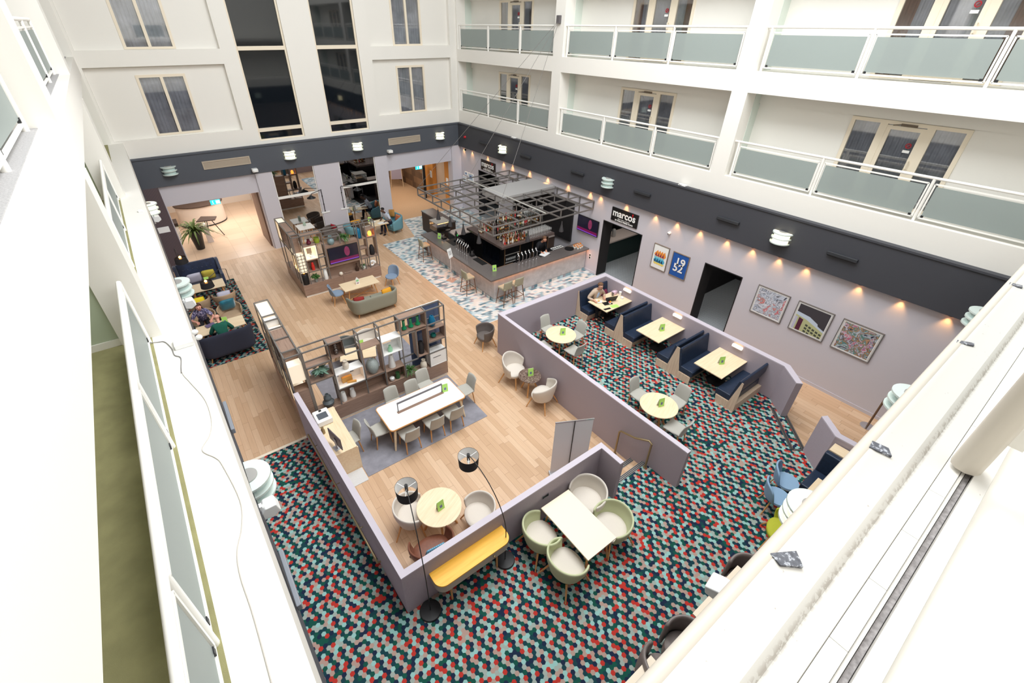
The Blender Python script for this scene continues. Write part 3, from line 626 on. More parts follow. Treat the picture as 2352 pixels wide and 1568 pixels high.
# bar stools
def bar_stool(label, loc, rz):
    t = thing('bar_stool', label, 'stool', loc, rz, 'bar stools at the counter'); sg = mat('olive_grey_fabric', (164, 160, 138), .9, var=.05, vs=200)
    MB().loft([[(x*k, y*k, z) for x, y in ((-.2, -.2), (.2, -.2), (.21, .19), (-.21, .19))] for k, z in ((.95, .68), (1, .70), (1, .75), (.92, .775))]).ob('seat', sg, t, bevel=.02)
    MB().grid(lambda u, v: ((u-.5)*.42, -.19-.05*v+.05*(2*u-1)**2, (.70+.36*v-.02*(2*u-1)**2*v)), 8, 4).ob('backrest', sg, t, smooth=3, solid=.045, sub=1)
    dk = wood('dark_walnut_leg', (104, 70, 48), (124, 86, 60), 2)
    F = [(.24, .24), (-.24, .24), (.24, -.24), (-.24, -.24)]
    legs4(t, [(x*.7, y*.7, .69) for x, y in F], [(x, y, 0) for x, y in F], .02, .013, dk)
    k = .9
    for a, b in ((0, 1), (1, 3), (3, 2), (2, 0)): MB().bar((F[a][0]*k, F[a][1]*k, .24), (F[b][0]*k, F[b][1]*k, .24), .018).ob('footrest', dk, t)
    return t
b0 = bar_stool('olive grey bar stool at the far left end of the counter', (8.58, 17.28, 0), -PI/2)
dup(b0, (8.50, 13.52, 0), -PI/2, 'olive grey bar stool near the counter corner, on its left side')
dup(b0, (9.18, 11.98, 0), .05, 'olive grey bar stool on the near side of the counter, closest to its corner')
dup(b0, (9.74, 12.0, 0), 0, 'olive grey bar stool on the near side of the counter, second from its corner')

# ============================================================ TABLES
def rect_table(name, label, loc, w, d, h, topm, kind='legs', rz=0, edge=None, th=.03, legm=None, group=None, bevel=.004):
    t = thing(name, label, 'table', loc, rz, group); legm = legm or oakleg
    MB().box(-w/2, w/2, -d/2, d/2, h-th, h).ob('tabletop', topm, t, bevel=bevel)
    if kind == 'legs':
        for sx in (-1, 1):
            for sy in (-1, 1): MB().cyl((sx*(w/2-.14), sy*(d/2-.12), h-th), (sx*(w/2-.05), sy*(d/2-.05), 0), .026, .017, 10).ob('leg', legm, t, smooth=SM)
    elif kind == 'pedestal':
        MB().lathe([(.27, 0), (.27, .012), (.24, .02), (.045, .045)], 32).ob('base', black, t, smooth=SM)
        MB().cyl((0, 0, .04), (0, 0, h-th), .04, n=16).ob('column', black, t, smooth=SM)
        MB().box(-.3, .3, -.04, .04, h-th-.025, h-th).box(-.04, .04, -.25, .25, h-th-.025, h-th).ob('bracket', black, t)
    return t
b1 = rect_table('booth_table', 'oblong oak table in the far booth with the laptop and food', (11.27, 8.54, ZC), 1.52, .86, .74, oak, 'pedestal')
dup(b1, (11.24, 6.42, ZC), 0, 'oblong oak table in the middle booth'); dup(b1, (11.26, 4.37, ZC), 0, 'oblong oak table in the nearest booth')
def round_table(name, label, loc, r, h, topm, n=4, rz=0, th=.03, legm=None, rf=.62):
    t = thing(name, label, 'table', loc, rz); legm = legm or oakleg
    MB().lathe([(r-.012, h-th), (r, h-th+.008), (r, h-.006), (r-.006, h)], 48).ob('tabletop', topm, t, smooth=.5)
    for k in range(n):
        a = 2*PI*k/n+PI/4; MB().bar((.07*math.cos(a), .07*math.sin(a), h-th), (r*rf*math.cos(a), r*rf*math.sin(a), .0), .045, .035).ob('leg', legm, t)
    MB().cyl((0, 0, h-th-.1), (0, 0, h-th), .09, n=16).ob('hub', legm, t, smooth=SM); return t
r1 = round_table('round_table', 'round pale oak table on the carpet, far one inside the long partition', (8.39, 8.05, ZC), .47, .73, oak)
r2 = dup(r1, (8.27, 4.30, ZC), .3, 'round pale oak table on the carpet, near one inside the long partition')
round_table('round_table', 'round pale oak table between the cream tub chairs', (2.43, 5.26, 0), .47, .70, oak, rz=.4, rf=.75)
round_table('marble_table', 'small round brown marble table between two cream armchairs', (6.72, 7.50, 0), .33, .62, marble, 3, 1.0, rf=.85)
# long white table with a power rail
t = thing('dining_table', 'long white rounded table with an oak edge and a middle power rail', 'table', (3.58, 8.19, 0))
def rr(w, d, r, n=6):
    return [(sx*(w/2-r)+r*math.cos(a0+PI/2*i/n), sy*(d/2-r)+r*math.sin(a0+PI/2*i/n)) for sx, sy, a0 in ((1, 1, 0), (-1, 1, PI/2), (-1, -1, PI), (1, -1, 1.5*PI)) for i in range(n+1)]
MB().prism(rr(2.19, 1.0, .1), .705, .737).ob('edge', oakleg, t); MB().prism(rr(2.15, .96, .09), .737, .741).ob('tabletop', mat('bright_white_laminate', (250, 250, 248), .25), t)
for sx in (-1, 1):
    for sy in (-1, 1): MB().cyl((sx*.94, sy*.38, .70), (sx*1.04, sy*.46, 0), .038, .024, 12).ob('leg', oak, t, smooth=SM)
MB().box(-.68, .68, -.035, .055, .741, .745).ob('power_strip', walnut, t)
MB().bar((-.65, .04, 1.02), (.66, .04, 1.02), .035).bar((-.64, .04, .745), (-.64, .04, 1.02), .02).bar((.65, .04, .745), (.65, .04, 1.02), .02).ob('light_rail', mat('mid_grey_metal', (108, 104, 108), .5), t)
rect_table('oblong_table', 'bare oblong pale table with the green and cream tub chairs', (4.30, 3.16, ZC), .74, 1.29, .74, mat('white_oak_laminate', (244, 228, 204), .4), 'legs', edge=oak)
t = rect_table('coffee_table', 'oblong oak coffee table in front of the television shelf', (4.87, 15.79, 0), 1.40, .72, .56, oak, 'none')
for sx in (-1, 1):
    for sy in (-1, 1): MB().cyl((sx*.5, sy*.24, .53), (sx*.6, sy*.3, 0), .024, .018, 10).ob('leg', oakleg, t, smooth=SM)
MB().bar((-.57, -.28, .1), (.57, .28, .1), .02).bar((-.57, .28, .1), (.57, -.28, .1), .02).ob('stretcher', oakleg, t)
# oak desk
t = thing('desk', 'narrow oak desk along the L shaped partition', 'desk', (1.36, 8.55, 0))
MB().box(-.29, .29, -.79, .85, .70, .74).ob('desktop', oaky, t, bevel=.004); MB().box(-.27, .31, -.79, -.75, 0, .70).ob('end_panel', oaky, t); MB().box(-.27, .31, .80, .84, 0, .70).ob('end_panel', oaky, t)
MB().box(-.26, -.22, -.75, .8, .3, .7).ob('back_panel', oaky, t)
# yellow console
t = thing('console_table', 'narrow wall console with a bright yellow top on the near partition', 'table', (2.28, 3.94, 0))
yel = wood('bright_yellow_top', (240, 172, 44), (250, 194, 70), 0, .8)
cons = lambda s: [(-.78*s, 0), (.78*s, 0)]+[(s*(.60+.18*math.cos(-PI/2*i/7)), s*(-.17+.18*math.sin(-PI/2*i/7))) for i in range(8)]+[(s*(-.60-.18*math.sin(PI/2*i/7)), s*(-.17-.18*math.cos(PI/2*i/7))) for i in range(8)]
MB().prism(cons(1), 1.12, 1.15).ob('top', yel, t, bevel=.003); MB().prism([(x*.985, y*.985) for x, y in cons(1)], .93, 1.12).ob('drawer_case', mat('stone_grey_lacquer', (176, 166, 152), .5), t)
MB().sph((.35, -.37, 1.05), .025).ob('knob', brassy, t, smooth=SM)
for x in (-.5, .5): MB().cyl((x, -.22, .96), (x, -.25, ZC), .025, .018, 10).ob('leg', oakleg, t, smooth=SM)
# ============================================================ BOOTH BENCHES
def bench(label, y, faces, L=(10.43, 11.78)):
    """faces: -1 seat towards the camera, +1 away, 0 both"""
    t = thing('booth_bench', label, 'bench', ((L[0]+L[1])/2, y, ZC)); hl = (L[1]-L[0])/2
    for f in ((-1, 1) if faces == 0 else (faces,)):
        X = lambda poly: [(f*a, b) for a, b in poly]
        MB().exx(X([(.0, 0), (.50, 0), (.56, .26), (.0, .26)]), -hl, hl).ob('base', palewood, t)
        MB().exx(X([(.10, .26), (.60, .26), (.615, .30), (.61, .42), (.58, .445), (.12, .45)]), -hl+.0, hl).ob('seat_cushion', navy, t, bevel=.025, seg=3)
        MB().exx(X([(.045, 1.0), (.09, 1.03), (.12, 1.0), (.22, .44), (.13, .44), (.045, .75)]), -hl-.01, hl).ob('back_cushion', navy, t, bevel=.02, seg=3)
        for q in (-.4, 0, .4):
            MB().sph((q, f*.155, .78), (.014, .008, .014), 8, 6).ob('button', navy, t, smooth=SM)
    k = [(-.58, 0), (.58, 0), (.58, .25), (.2, .25), (.045, 1.0), (-.045, 1.0), (-.2, .25), (-.58, .25)]
    if faces: k = [(0, 0), (faces*.52, 0), (faces*.57, .25), (faces*.2, .25), (faces*.05, 1.0), (0, 1.0)]
    MB().exx(k, -hl-.012, -hl).ob('end_panel', palewood, t); return t
bench('navy leather bench against the far side of the booth enclosure', 9.39, -1)
bench('double sided navy leather bench between the far and middle booths', 7.43, 0)
bench('double sided navy leather bench between the middle and nearest booths', 5.32, 0)
bench('single navy leather bench closing the nearest booth', 3.36, 1)
# small bench beside the right stub partition
t = thing('booth_bench', 'small navy bench below the short angled partition at the right edge', 'bench', (9.62, .72, ZC))
MB().box(-.62, .62, -.9, .36, 0, .26).ob('base', palewood, t); MB().box(-.58, .10, -.9, .40, .26, .46).ob('seat_cushion', navy, t, bevel=.03)
MB().box(.10, .24, -.9, .40, .30, 1.0).ob('back_cushion', navy, t, bevel=.03); MB().box(.26, .56, -.9, .38, .26, 1.0).ob('ledge', oaky, t)
# ============================================================ SHELVING
lit = mat('lit_white_laminate', (255, 246, 232), .4, emit=.35, ec=(255, 226, 180))  # LED light on the white boxes put into the laminate as faint emission
warmled = mat('warm_led_strip', (255, 210, 150), .5, emit=7, ec=(255, 190, 110))
def shelf_unit(label, loc):
    return thing('shelving_unit', label, 'shelving unit', loc)
def steel(t, segs, w=.032):
    for a, b in segs: MB().bar(a, b, w).ob('steel_rail', metal, t)
def obox(t, x0, x1, z0, z1, m, y0=.0, y1=.3, back=None, th=.022, name='box'):
    b = MB().box(x0, x1, y0, y1, z0, z0+th).box(x0, x1, y0, y1, z1-th, z1).box(x0, x0+th, y0, y1, z0+th, z1-th).box(x1-th, x1, y0, y1, z0+th, z1-th)
    if back: b.box(x0+th, x1-th, y1-.02, y1-.002, z0+th, z1-th)
    return b.ob(name, m, t)
def slot_back(t, x0, x1, z0, z1, slots, y=.28, m=None):
    return wall_grid(MB(), 'y', y, y+.015, (x0, x1), (z0, z1), slots).ob('slotted_back', m or laminate, t)
# --- front unit: long run along x, short leg along y
F = shelf_unit('front open shelving unit of steel frames and wooden boxes behind the long white table', (0, 9.57, 0))
X = [1.29, 1.91, 2.67, 3.23, 3.82, 4.61, 5.18]
for a, b in ((1.29, 3.05), (3.05, 5.19)):
    MB().box(a+.002, b-.002, 0, .32, .08, .53).ob('base_cabinet', walnut, F)
MB().box(.9, 5.17, .03, .31, 0, .08).ob('plinth', trimw, F)
seg = []
for x in X:
    for y in (.016, .30): seg.append(((x, y, .53), (x, y, 2.5)))
    seg.append(((x, .016, 2.5), (x, .30, 2.5)))
for y in (.016, .30): seg.append(((1.29, y, 2.5), (5.18, y, 2.5)))
for x0, x1, z in ((1.29, 1.91, 2.02), (1.29, 1.91, 1.53), (2.27, 2.67, 2.03), (1.91, 2.67, 1.02), (2.67, 3.23, 1.02), (3.82, 4.25, 1.03), (3.82, 4.25, 1.99), (4.61, 5.18, 1.02), (4.61, 5.18, 1.41), (4.61, 5.18, 2.02)):
    for y in (.016, .30): seg.append(((x0, y, z), (x1, y, z)))
seg += [((4.25, .016, 1.04), (4.25, .016, 2.0)), ((2.27, .016, 2.03), (2.27, .016, 2.5))]
steel(F, seg)
obox(F, 1.91, 2.27, 2.04, 2.49, walnut, back=1); obox(F, 1.30, 1.90, 1.55, 2.01, walnut)
bx = obox(F, 1.93, 2.66, 1.04, 1.51, laminate); slot_back(F, 1.95, 2.64, 1.06, 1.49, [(1.98, 2.06, 1.22, 1.32), (2.36, 2.46, 1.22, 1.34)])
MB().box(1.96, 2.63, .24, .26, 1.475, 1.487).ob('led_strip', warmled, F)
obox(F, 2.69, 3.22, 1.04, 2.01, walnut); obox(F, 3.25, 3.81, 1.54, 2.01, laminate); slot_back(F, 3.27, 3.79, 1.56, 1.99, [(3.32, 3.62, 1.72, 1.88)])
obox(F, 3.84, 4.60, 2.04, 2.49, walnut); obox(F, 4.26, 4.60, 1.06, 1.98, walnut); obox(F, 4.63, 5.17, 1.43, 1.85, walnut)
obox(F, 3.25, 3.81, .54, 1.0, walnut, back=1)
d = obox(F, 4.63, 5.17, .54, 1.0, laminate); MB().box(4.65, 5.15, .005, .02, .56, .98).ob('drawer_front', laminate, F); MB().box(4.72, 4.98, .0, .006, .83, .845).ob('slot', blackp, F)
MB().box(1.93, 3.22, .27, .29, .53, 1.0).ob('back_panel', walnut, F); MB().box(2.69, 3.22, .02, .28, .975, 1.0).ob('shelf', walnut, F)
# leg
MB().box(.88, 1.27, 0, 3.14, .08, .60).ob('base_cabinet', walnuty, F)
seg = []
YS = [.016, .30, .93, 1.48, 1.95, 2.24, 3.13]
for y in YS: seg += [((.895, y, .6), (.895, y, 2.5)), ((.895, y, 2.5), (1.25, y, 2.5)), ((1.25, y, .6), (1.25, y, 2.5))]
for x in (.895, 1.25):
    for z in (1.55, 2.02, 2.5): seg.append(((x, .016, z), (x, 3.13, z)))
steel(F, seg)
def ybox(t, x0, x1, y0, y1, z0, z1, m, sides='tbnf'):
    b = MB(); h = .02
    if 't' in sides: b.box(x0, x1, y0, y1, z1-h, z1)
    if 'b' in sides: b.box(x0, x1, y0, y1, z0, z0+h)
    b.box(x0, x1, y0, y0+h, z0+h, z1-h).box(x0, x1, y1-h, y1, z0+h, z1-h); return b.ob('box', m, t)
ybox(F, .91, 1.24, 2.26, 3.11, 1.95, 2.48, lit); ybox(F, .91, 1.24, 1.97, 2.22, 1.95, 2.46, laminate); ybox(F, .91, 1.24, 1.50, 1.93, 1.5, 2.30, lit)
ybox(F, .91, 1.24, .95, 1.46, 1.5, 2.48, walnuty); ybox(F, .91, 1.24, .32, .91, 1.5, 2.48, walnuty); ybox(F, .91, 1.24, .02, .29, 1.72, 2.22, lit)
ybox(F, .91, 1.24, .40, 1.45, .62, 1.1, lit); ybox(F, .91, 1.24, 1.5, 2.4, .7, 1.48, lit); ybox(F, .91, 1.24, 2.42, 3.1, .62, 1.5, walnuty)
MB().box(.90, 1.25, .01, .30, .6, 1.44).ob('end_cabinet', walnut, F)
for y, z in ((.7, 1.07), (1.95, 1.45), (2.7, 2.44), (1.7, 2.26), (.15, 2.18)): MB().box(.93, .95, y-.12, y+.12, z, z+.012).ob('led_strip', warmled, F)
# --- rear unit with television
R = shelf_unit('rear open shelving unit with a television facing the sage sofa', (0, 16.83, 0))
MB().box(3.02, 4.6, 0, .32, .08, .53).ob('base_cabinet', walnut, R); MB().box(4.605, 6.22, 0, .32, .08, .53).ob('base_cabinet', walnut, R)
MB().box(3.05, 6.18, .03, .30, 0, .08).ob('plinth', trimw, R); MB().box(3.02, 3.33, .32, 2.48, .08, .58).ob('base_cabinet', walnuty, R)
X = [3.03, 3.34, 4.11, 5.46, 5.80, 6.20]; seg = []
for x in X:
    for y in (.016, .30): seg.append(((x, y, .53), (x, y, 2.5)))
    seg.append(((x, .016, 2.5), (x, .30, 2.5)))
for y in (.016, .30): seg += [((3.03, y, 2.5), (6.20, y, 2.5)), ((3.34, y, 1.02), (4.11, y, 1.02)), ((3.8, y, 1.52), (4.11, y, 1.52)), ((5.46, y, 1.02), (6.2, y, 1.02)), ((4.11, y, 2.22), (4.75, y, 2.22))]
seg += [((4.75, .016, 1.9), (4.75, .016, 2.22)), ((4.75, .3, 1.9), (4.75, .3, 2.22)), ((4.75, .016, 2.22), (4.75, .3, 2.22)), ((3.8, .016, .53), (3.8, .016, 1.02)), ((5.62, .016, .53), (5.62, .016, 1.02)), ((3.82, .016, 1.02), (3.82, .016, 2.1)), ((5.63, .016, 1.9), (5.63, .016, 2.5)), ((5.63, .016, 2.5), (5.63, .3, 2.5))]
for y in (.7, 1.84, 2.46): seg += [((3.03, y, .58), (3.03, y, 2.5)), ((3.03, y, 2.5), (3.33, y, 2.5)), ((3.32, y, .58), (3.32, y, 2.5))]
for x in (3.03, 3.32): seg += [((x, .3, 2.5), (x, 2.46, 2.5)), ((x, .3, 1.7), (x, 2.46, 1.7))]
steel(R, seg)
obox(R, 3.35, 4.10, 2.06, 2.49, walnut); obox(R, 3.35, 3.81, 1.53, 2.05, lit, back=0, th=.05); slot_back(R, 3.40, 3.76, 1.58, 2.0, [(3.5, 3.68, 1.66, 1.93)], m=lit); obox(R, 3.35, 3.79, 1.03, 1.51, walnut, back=1)
obox(R, 5.81, 6.19, 1.88, 2.22, walnut); obox(R, 5.81, 6.19, 1.04, 1.86, walnut); obox(R, 5.47, 5.79, 1.46, 1.88, walnut); obox(R, 5.47, 5.79, 1.03, 1.44, walnut)
MB().box(4.13, 5.45, .03, .31, 1.0, 1.9).ob('television_housing', walnut, R); MB().box(4.13, 5.45, .27, .29, .53, 1.0).ob('back_panel', walnut, R)
ybox(R, 3.04, 3.31, 1.86, 2.44, 1.6, 2.48, lit); ybox(R, 3.04, 3.31, .32, 1.82, 1.75, 2.48, walnuty); ybox(R, 3.03, 3.32, .02, .9, 1.05, 1.78, lit)
b = MB()
for i in range(6): b.bar((3.02, .02, 1.1+.13*i), (3.33, .02, 1.1+.13*i), .014)
for x in (3.08, 3.2, 3.3): b.bar((x, .02, 1.05), (x, .02, 1.82), .014)
b.ob('wire_grid', black, R)
for y, z in ((.3, 1.1), (.7, 1.1), (2.1, 1.64)): MB().box(3.06, 3.08, y-.12, y+.12, z, z+.012).ob('led_strip', warmled, R)
# ============================================================ DECOR ON THE SHELVES
def vase(name, label, x, y, z, prof, m, n=20, group=None, cat='vase'):
    o = MB().lathe(prof+[(prof[-1][0]*.75, prof[-1][1]), (prof[-1][0]*.7, prof[-1][1]-.03)], n).ob(name, m, smooth=.8, loc=(x, y, z)); return tag(o, label, cat, group)
yF, yR = 9.72, 16.98
gg = mat('emerald_glass', (28, 140, 92), .08, spec=.8); tg = mat('deep_teal_glaze', (24, 104, 140), .25); sg = mat('speckled_grey_glaze', (150, 158, 156), .4, var=.2, vs=60)
gl = [(.05, 0), (.075, .03), (.07, .06), (.04, .1), (.038, .27), (.05, .30)]
vase('glass_vase', 'left of the three emerald glass vases in the top shelf box', 3.99, yF, 2.062, gl, gg); vase('glass_vase', 'middle of the three emerald glass vases in the top shelf box', 4.20, yF, 2.062, gl, gg); vase('glass_vase', 'right of the three emerald glass vases in the top shelf box', 4.41, yF, 2.062, gl, gg)
vase('vase', 'deep blue egg shaped vase at the right end of the front shelf', 4.85, yF, 1.851, [(.05, 0), (.1, .08), (.11, .18), (.07, .30), (.05, .34)], tg)
vase('bowl', 'small round teal bowl in the right box of the front shelf', 4.86, yF, 1.453, [(.03, 0), (.08, .04), (.085, .09), (.06, .13)], mat('teal_glass', (20, 98, 92), .15), cat='bowl')
vase('vase', 'tall matt black vase in the slim box of the front shelf', 4.43, yF, 1.083, [(.085, 0), (.09, .04), (.088, .3), (.06, .36), (.062, .39)], mat('matt_black_glaze', (34, 33, 36), .6))
vase('vase', 'white tapering vase on the steel shelf in the middle of the front unit', 3.50, yF, 1.002, [(.1, 0), (.105, .02), (.055, .38), (.06, .40)], potw)
vase('glass_bottle', 'small pale green glass bottle in the white slotted box', 3.50, yF-.04, 1.563, [(.06, 0), (.07, .05), (.065, .1), (.03, .15), (.035, .19)], mat('pale_green_glass', (150, 206, 168), .1, spec=.7), cat='bottle')
vase('jar', 'large speckled grey lidded jar in the tall box of the front shelf', 2.95, yF, 1.063, [(.1, 0), (.16, .12), (.175, .25), (.13, .38), (.06, .42), (.055, .44)], sg, cat='jar')
vase('vase', 'cream and blue banded vase on top of the white box', 2.26, yF, 1.512, [(.07, 0), (.085, .08), (.08, .15), (.045, .2), (.06, .25)], mat('cream_banded_glaze', (222, 212, 196), .4))
t = thing('wooden_sculpture', 'orange wooden zigzag sculpture in the white box of the front shelf', 'ornament', (2.26, 9.70, 1.063))
om = wood('amber_wood', (206, 150, 72), (222, 170, 92), 0); MB().box(-.17, .1, .02, .1, 0, .16).ob('block', om, t); MB().bar((-.06, -.02, .02), (.16, -.1, .03), .05, .05).ob('bar', om, t)
vase('gourd_vase', 'dark grey double gourd vase at the left end of the front shelf', 1.62, yF, .532, [(.07, 0), (.14, .08), (.15, .15), (.09, .22), (.10, .27), (.095, .32), (.05, .37), (.05, .40)], mat('slate_glaze', (96, 104, 108), .35))
vase('vase', 'left one of two white vases at the bottom of the front shelf', 2.02, yF-.04, .532, [(.07, 0), (.075, .1), (.06, .28), (.055, .3)], potw); vase('vase', 'right one of two white vases at the bottom of the front shelf', 2.28, yF, .532, [(.075, 0), (.08, .08), (.055, .24), (.06, .26)], potw)
vase('vase', 'small round white vase in the low wooden box of the front shelf', 3.42, yF-.06, .563, [(.04, 0), (.075, .05), (.07, .1), (.03, .13)], potw); vase('glass_jar', 'small dark green glass jar in the low wooden box of the front shelf', 3.60, yF-.05, .563, [(.06, 0), (.075, .05), (.05, .12), (.06, .2)], mat('bottle_green_glass', (62, 100, 62), .15), cat='jar')
vase('vase', 'cream vase with a blue band beside the spider plant', 4.44, yF-.05, .532, [(.08, 0), (.1, .08), (.09, .2), (.045, .26), (.06, .32)], MC['cream_banded_glaze'])
b = MB()
for i, r in enumerate((.05, .06, .045, .055, .04)): b.sph((0, 0, .05+.08*i), (r, r, .05), 14, 8)
tag(b.ob('figurine', mat('pewter', (120, 112, 108), .25, metal=.7), smooth=SM, loc=(2.10, yF-.03, 2.06)), 'knobbly pewter figurine in the small top box of the front shelf', 'ornament')
def plant(name, label, x, y, z, pot_prof, potm, kind, size, leaf, n=60, group=None):
    t = thing(name, label, 'plant', (x, y, z), 0, group); r = random.Random(int(x*97+y*31))
    MB().lathe(pot_prof, 20).ob('pot', potm, t, smooth=.8); h = pot_prof[-1][1]; rt = pot_prof[-1][0]
    MB().lathe([(rt*.95, h-.02), (rt*.5, h-.015)], 16).ob('soil', mat('dark_soil', (52, 40, 32), .9), t)
    b = MB()
    for i in range(n):
        a = r.uniform(0, 2*PI); c, s = math.cos(a), math.sin(a); L = size*r.uniform(.6, 1.1); w = L*(.07 if kind != 'round' else .5)
        if kind == 'round':
            q = r.uniform(.1, .7)*size; p = Vector((c*q, s*q, h+.02+r.uniform(.05, .6)*size)); u = Vector((c, s, r.uniform(-.5, .5))).normalized()*.09; v = Vector((-s, c, r.uniform(-.3, .3)))*.045
            b.add([p-u, p-u*.2+v, p+u, p-u*.2-v], [(0, 1, 2, 3)])
        else:
            e = r.uniform(.25, 1.2); pts = []
            for k in range(6):
                f = k/5; rad = L*f*math.cos(e)*1.1; zz = h-.01+L*(math.sin(e)*f*1.3-.75*f*f*(1.1 if kind == 'palm' else 1)); wd = w*(math.sin(PI*min(1, f*.9+.1))+.1)*.5
                pts.append(((c*rad-s*wd, s*rad+c*wd, zz), (c*rad, s*rad, zz-.008), (c*rad+s*wd, s*rad-c*wd, zz)))
            vs = [p for row in pts for p in row]; b.add(vs, [(3*k+j, 3*k+j+1, 3*k+j+4, 3*k+j+3) for k in range(5) for j in (0, 1)])
    b.ob('foliage', leaf, t, smooth=3, fix=False); return t
pp = [(.06, 0), (.085, .05), (.09, .12), (.085, .14)]
plant('potted_plant', 'spider plant in a white pot at the bottom of the front shelf', 3.99, yF-.05, .532, pp, potw, 'blade', .30, leafm, 70)
plant('potted_plant', 'grey green leafy plant in the left box of the front shelf', 1.62, yF-.03, 1.573, [(.05, 0), (.07, .06), (.065, .09)], mat('dark_grey_pot', (70, 70, 70), .5), 'round', .25, mat('grey_green_leaf', (116, 150, 132), .6, var=.3, vs=14), 60)
plant('potted_plant', 'spiky fern in a white pot above the television', 4.98, yR-.03, 1.902, [(.06, 0), (.1, .07), (.1, .15)], potw, 'blade', .36, leafm, 80)
plant('potted_plant', 'small leafy plant in a grey pot at the lower left of the rear shelf', 3.57, yR-.03, .532, [(.06, 0), (.07, .1), (.065, .14)], MC['speckled_grey_glaze'], 'round', .2, leafm, 50)
plant('potted_plant', 'small plant in a white pot right of the television at the bottom', 5.54, yR-.03, .532, pp, potw, 'blade', .2, leafm, 40)
vase('vase', 'maroon lobed vase in the top left box of the rear shelf', 3.62, yR, 2.083, [(.06, 0), (.09, .06), (.07, .11), (.05, .16), (.06, .2)], mat('maroon_glaze', (98, 28, 48), .25))
vase('vase', 'lime green crown shaped vase in the top left box of the rear shelf', 3.92, yR, 2.083, [(.09, 0), (.11, .1), (.1, .18), (.12, .2)], mat('lime_glaze', (142, 160, 48), .3))
vase('bottle', 'red and black bottle in the closed box of the rear shelf', 3.56, yR-.05, 1.053, [(.06, 0), (.065, .18), (.045, .19), (.045, .3), (.03, .32)], mat('red_lacquer', (206, 48, 40), .3), cat='bottle')
vase('vase', 'tall white vase at the lower left of the rear shelf', 3.96, yR-.04, .532, [(.08, 0), (.09, .05), (.07, .38), (.05, .42)], potw)
vase('vase', 'blue grey round vase above the television', 4.42, yR-.04, 1.902, [(.08, 0), (.14, .1), (.12, .2), (.05, .26), (.07, .34)], mat('blue_grey_glaze', (124, 146, 150), .3))
vase('bottle_vase', 'teal blue bottle vase right above the television', 5.56, yR-.02, 1.902, [(.09, 0), (.1, .06), (.1, .34), (.05, .40)], tg)
vase('vase', 'tall black vase in the right box of the rear shelf', 5.99, yR-.04, 1.063, [(.08, 0), (.11, .08), (.1, .3), (.06, .42)], MC['matt_black_glaze'])
vase('bottle', 'dark brown bottle under the television', 5.25, yR-.05, .532, [(.07, 0), (.08, .1), (.05, .18), (.025, .24), (.03, .34)], mat('dark_brown_glass', (62, 44, 36), .2), cat='bottle')
vase('ball', 'mottled cream ball under the television', 4.55, yR-.1, .532, [(.02, 0), (.06, .02), (.08, .08), (.06, .14), (.02, .16)], MC['cream_banded_glaze'], cat='ornament')
b = MB().bar((-.13, 0, .07), (.13, 0, .09), .02)
for x in (-.13, .13):
    for q in range(3): b.bar((x, 0, .08), (x+.05*math.cos(q*2.1), .06*math.sin(q*2.1), .08+.06*math.cos(q*2.1+1)), .014)
tag(b.ob('jacks_ornament', chrome, loc=(4.85, yR-.1, .532)), 'silver knucklebone ornament under the television', 'ornament')
tag(MB().tube([(.12*math.cos(a)*(1-a/14), 0, .13+.12*math.sin(a)*(1-a/14)) for a in [q*.45 for q in range(20)]], [.055-.002*q for q in range(20)], 10).ob('shell_ornament', potw, smooth=SM, loc=(5.92, yR-.04, .545)), 'big white spiral shell at the lower right of the rear shelf', 'ornament')
vase('hourglass', 'small metal cup in the lit white box of the rear shelf', 3.58, yR-.06, 1.581, [(.05, 0), (.02, .06), (.05, .14)], chrome, cat='ornament')
vase('table_lamp', 'small glowing orange lamp in the top right box of the rear shelf', 6.0, yR-.04, 1.903, [(.06, 0), (.08, .05), (.07, .14), (.04, .18)], mat('orange_glow', (255, 170, 80), .4, emit=4, ec=(255, 140, 50)), cat='lamp')
t = thing('lantern', 'black cylinder lantern at the left foot of the rear shelf', 'lantern', (3.18, 16.96, .532)); MB().lathe([(.12, .0), (.12, .1), (.12, .42), (.1, .44)], 20).ob('body', black, t, smooth=.8); MB().sph((0, 0, .47), .03).ob('bulb', MC['orange_glow'], t, smooth=SM)
# television
def television(label, loc, w, h, rz, seed=0):
    t = thing('television', label, 'television', loc, rz)
    MB().box(-w/2, w/2, 0, .05, 0, h).ob('casing', blackp, t, bevel=.006)
    k = NT('news_broadcast_picture'); sp = k.n('ShaderNodeSeparateXYZ', {0: k.pos(True)}); x, z = sp.outputs[0], sp.outputs[2]
    e = k.math('ADD', k.math('POWER', k.math('DIVIDE', k.math('SUBTRACT', x, w*.12), w*.09), 2.0), k.math('POWER', k.math('DIVIDE', k.math('SUBTRACT', z, h*.62), h*.3), 2.0))
    col = k.mix(k.math('LESS_THAN', e, 1.0), lin((34, 30, 46)), lin((150, 60, 96)))
    nz = k.n('ShaderNodeTexNoise', {'Vector': k.pos(True), 'Scale': 6.0}); col = k.mix(k.math('MULTIPLY', nz.outputs[0], .5), col, lin((20, 22, 34)))
    col = k.mix(k.math('LESS_THAN', z, h*.26), col, lin((112, 28, 74))); col = k.mix(k.math('LESS_THAN', z, h*.1), col, lin((128, 76, 196)))
    k.b.inputs['Base Color'].default_value = (0, 0, 0, 1); k.l(col, k.b.inputs['Emission Color']); k.b.inputs['Emission Strength'].default_value = 1.0; k.b.inputs['Roughness'].default_value = .2
    MB().box(-w/2+.02, w/2-.02, -.003, .0, .03, h-.02).ob('screen', k.mat, t); return t
television('television with a purple news picture set into the rear shelf', (4.79, 16.81, 1.12), 1.2, .67, 0)
tv = television('television with a purple news picture on the right wall beside the large sign', (XW-.1, 12.38, 1.70), 1.18, .68, -PI/2)
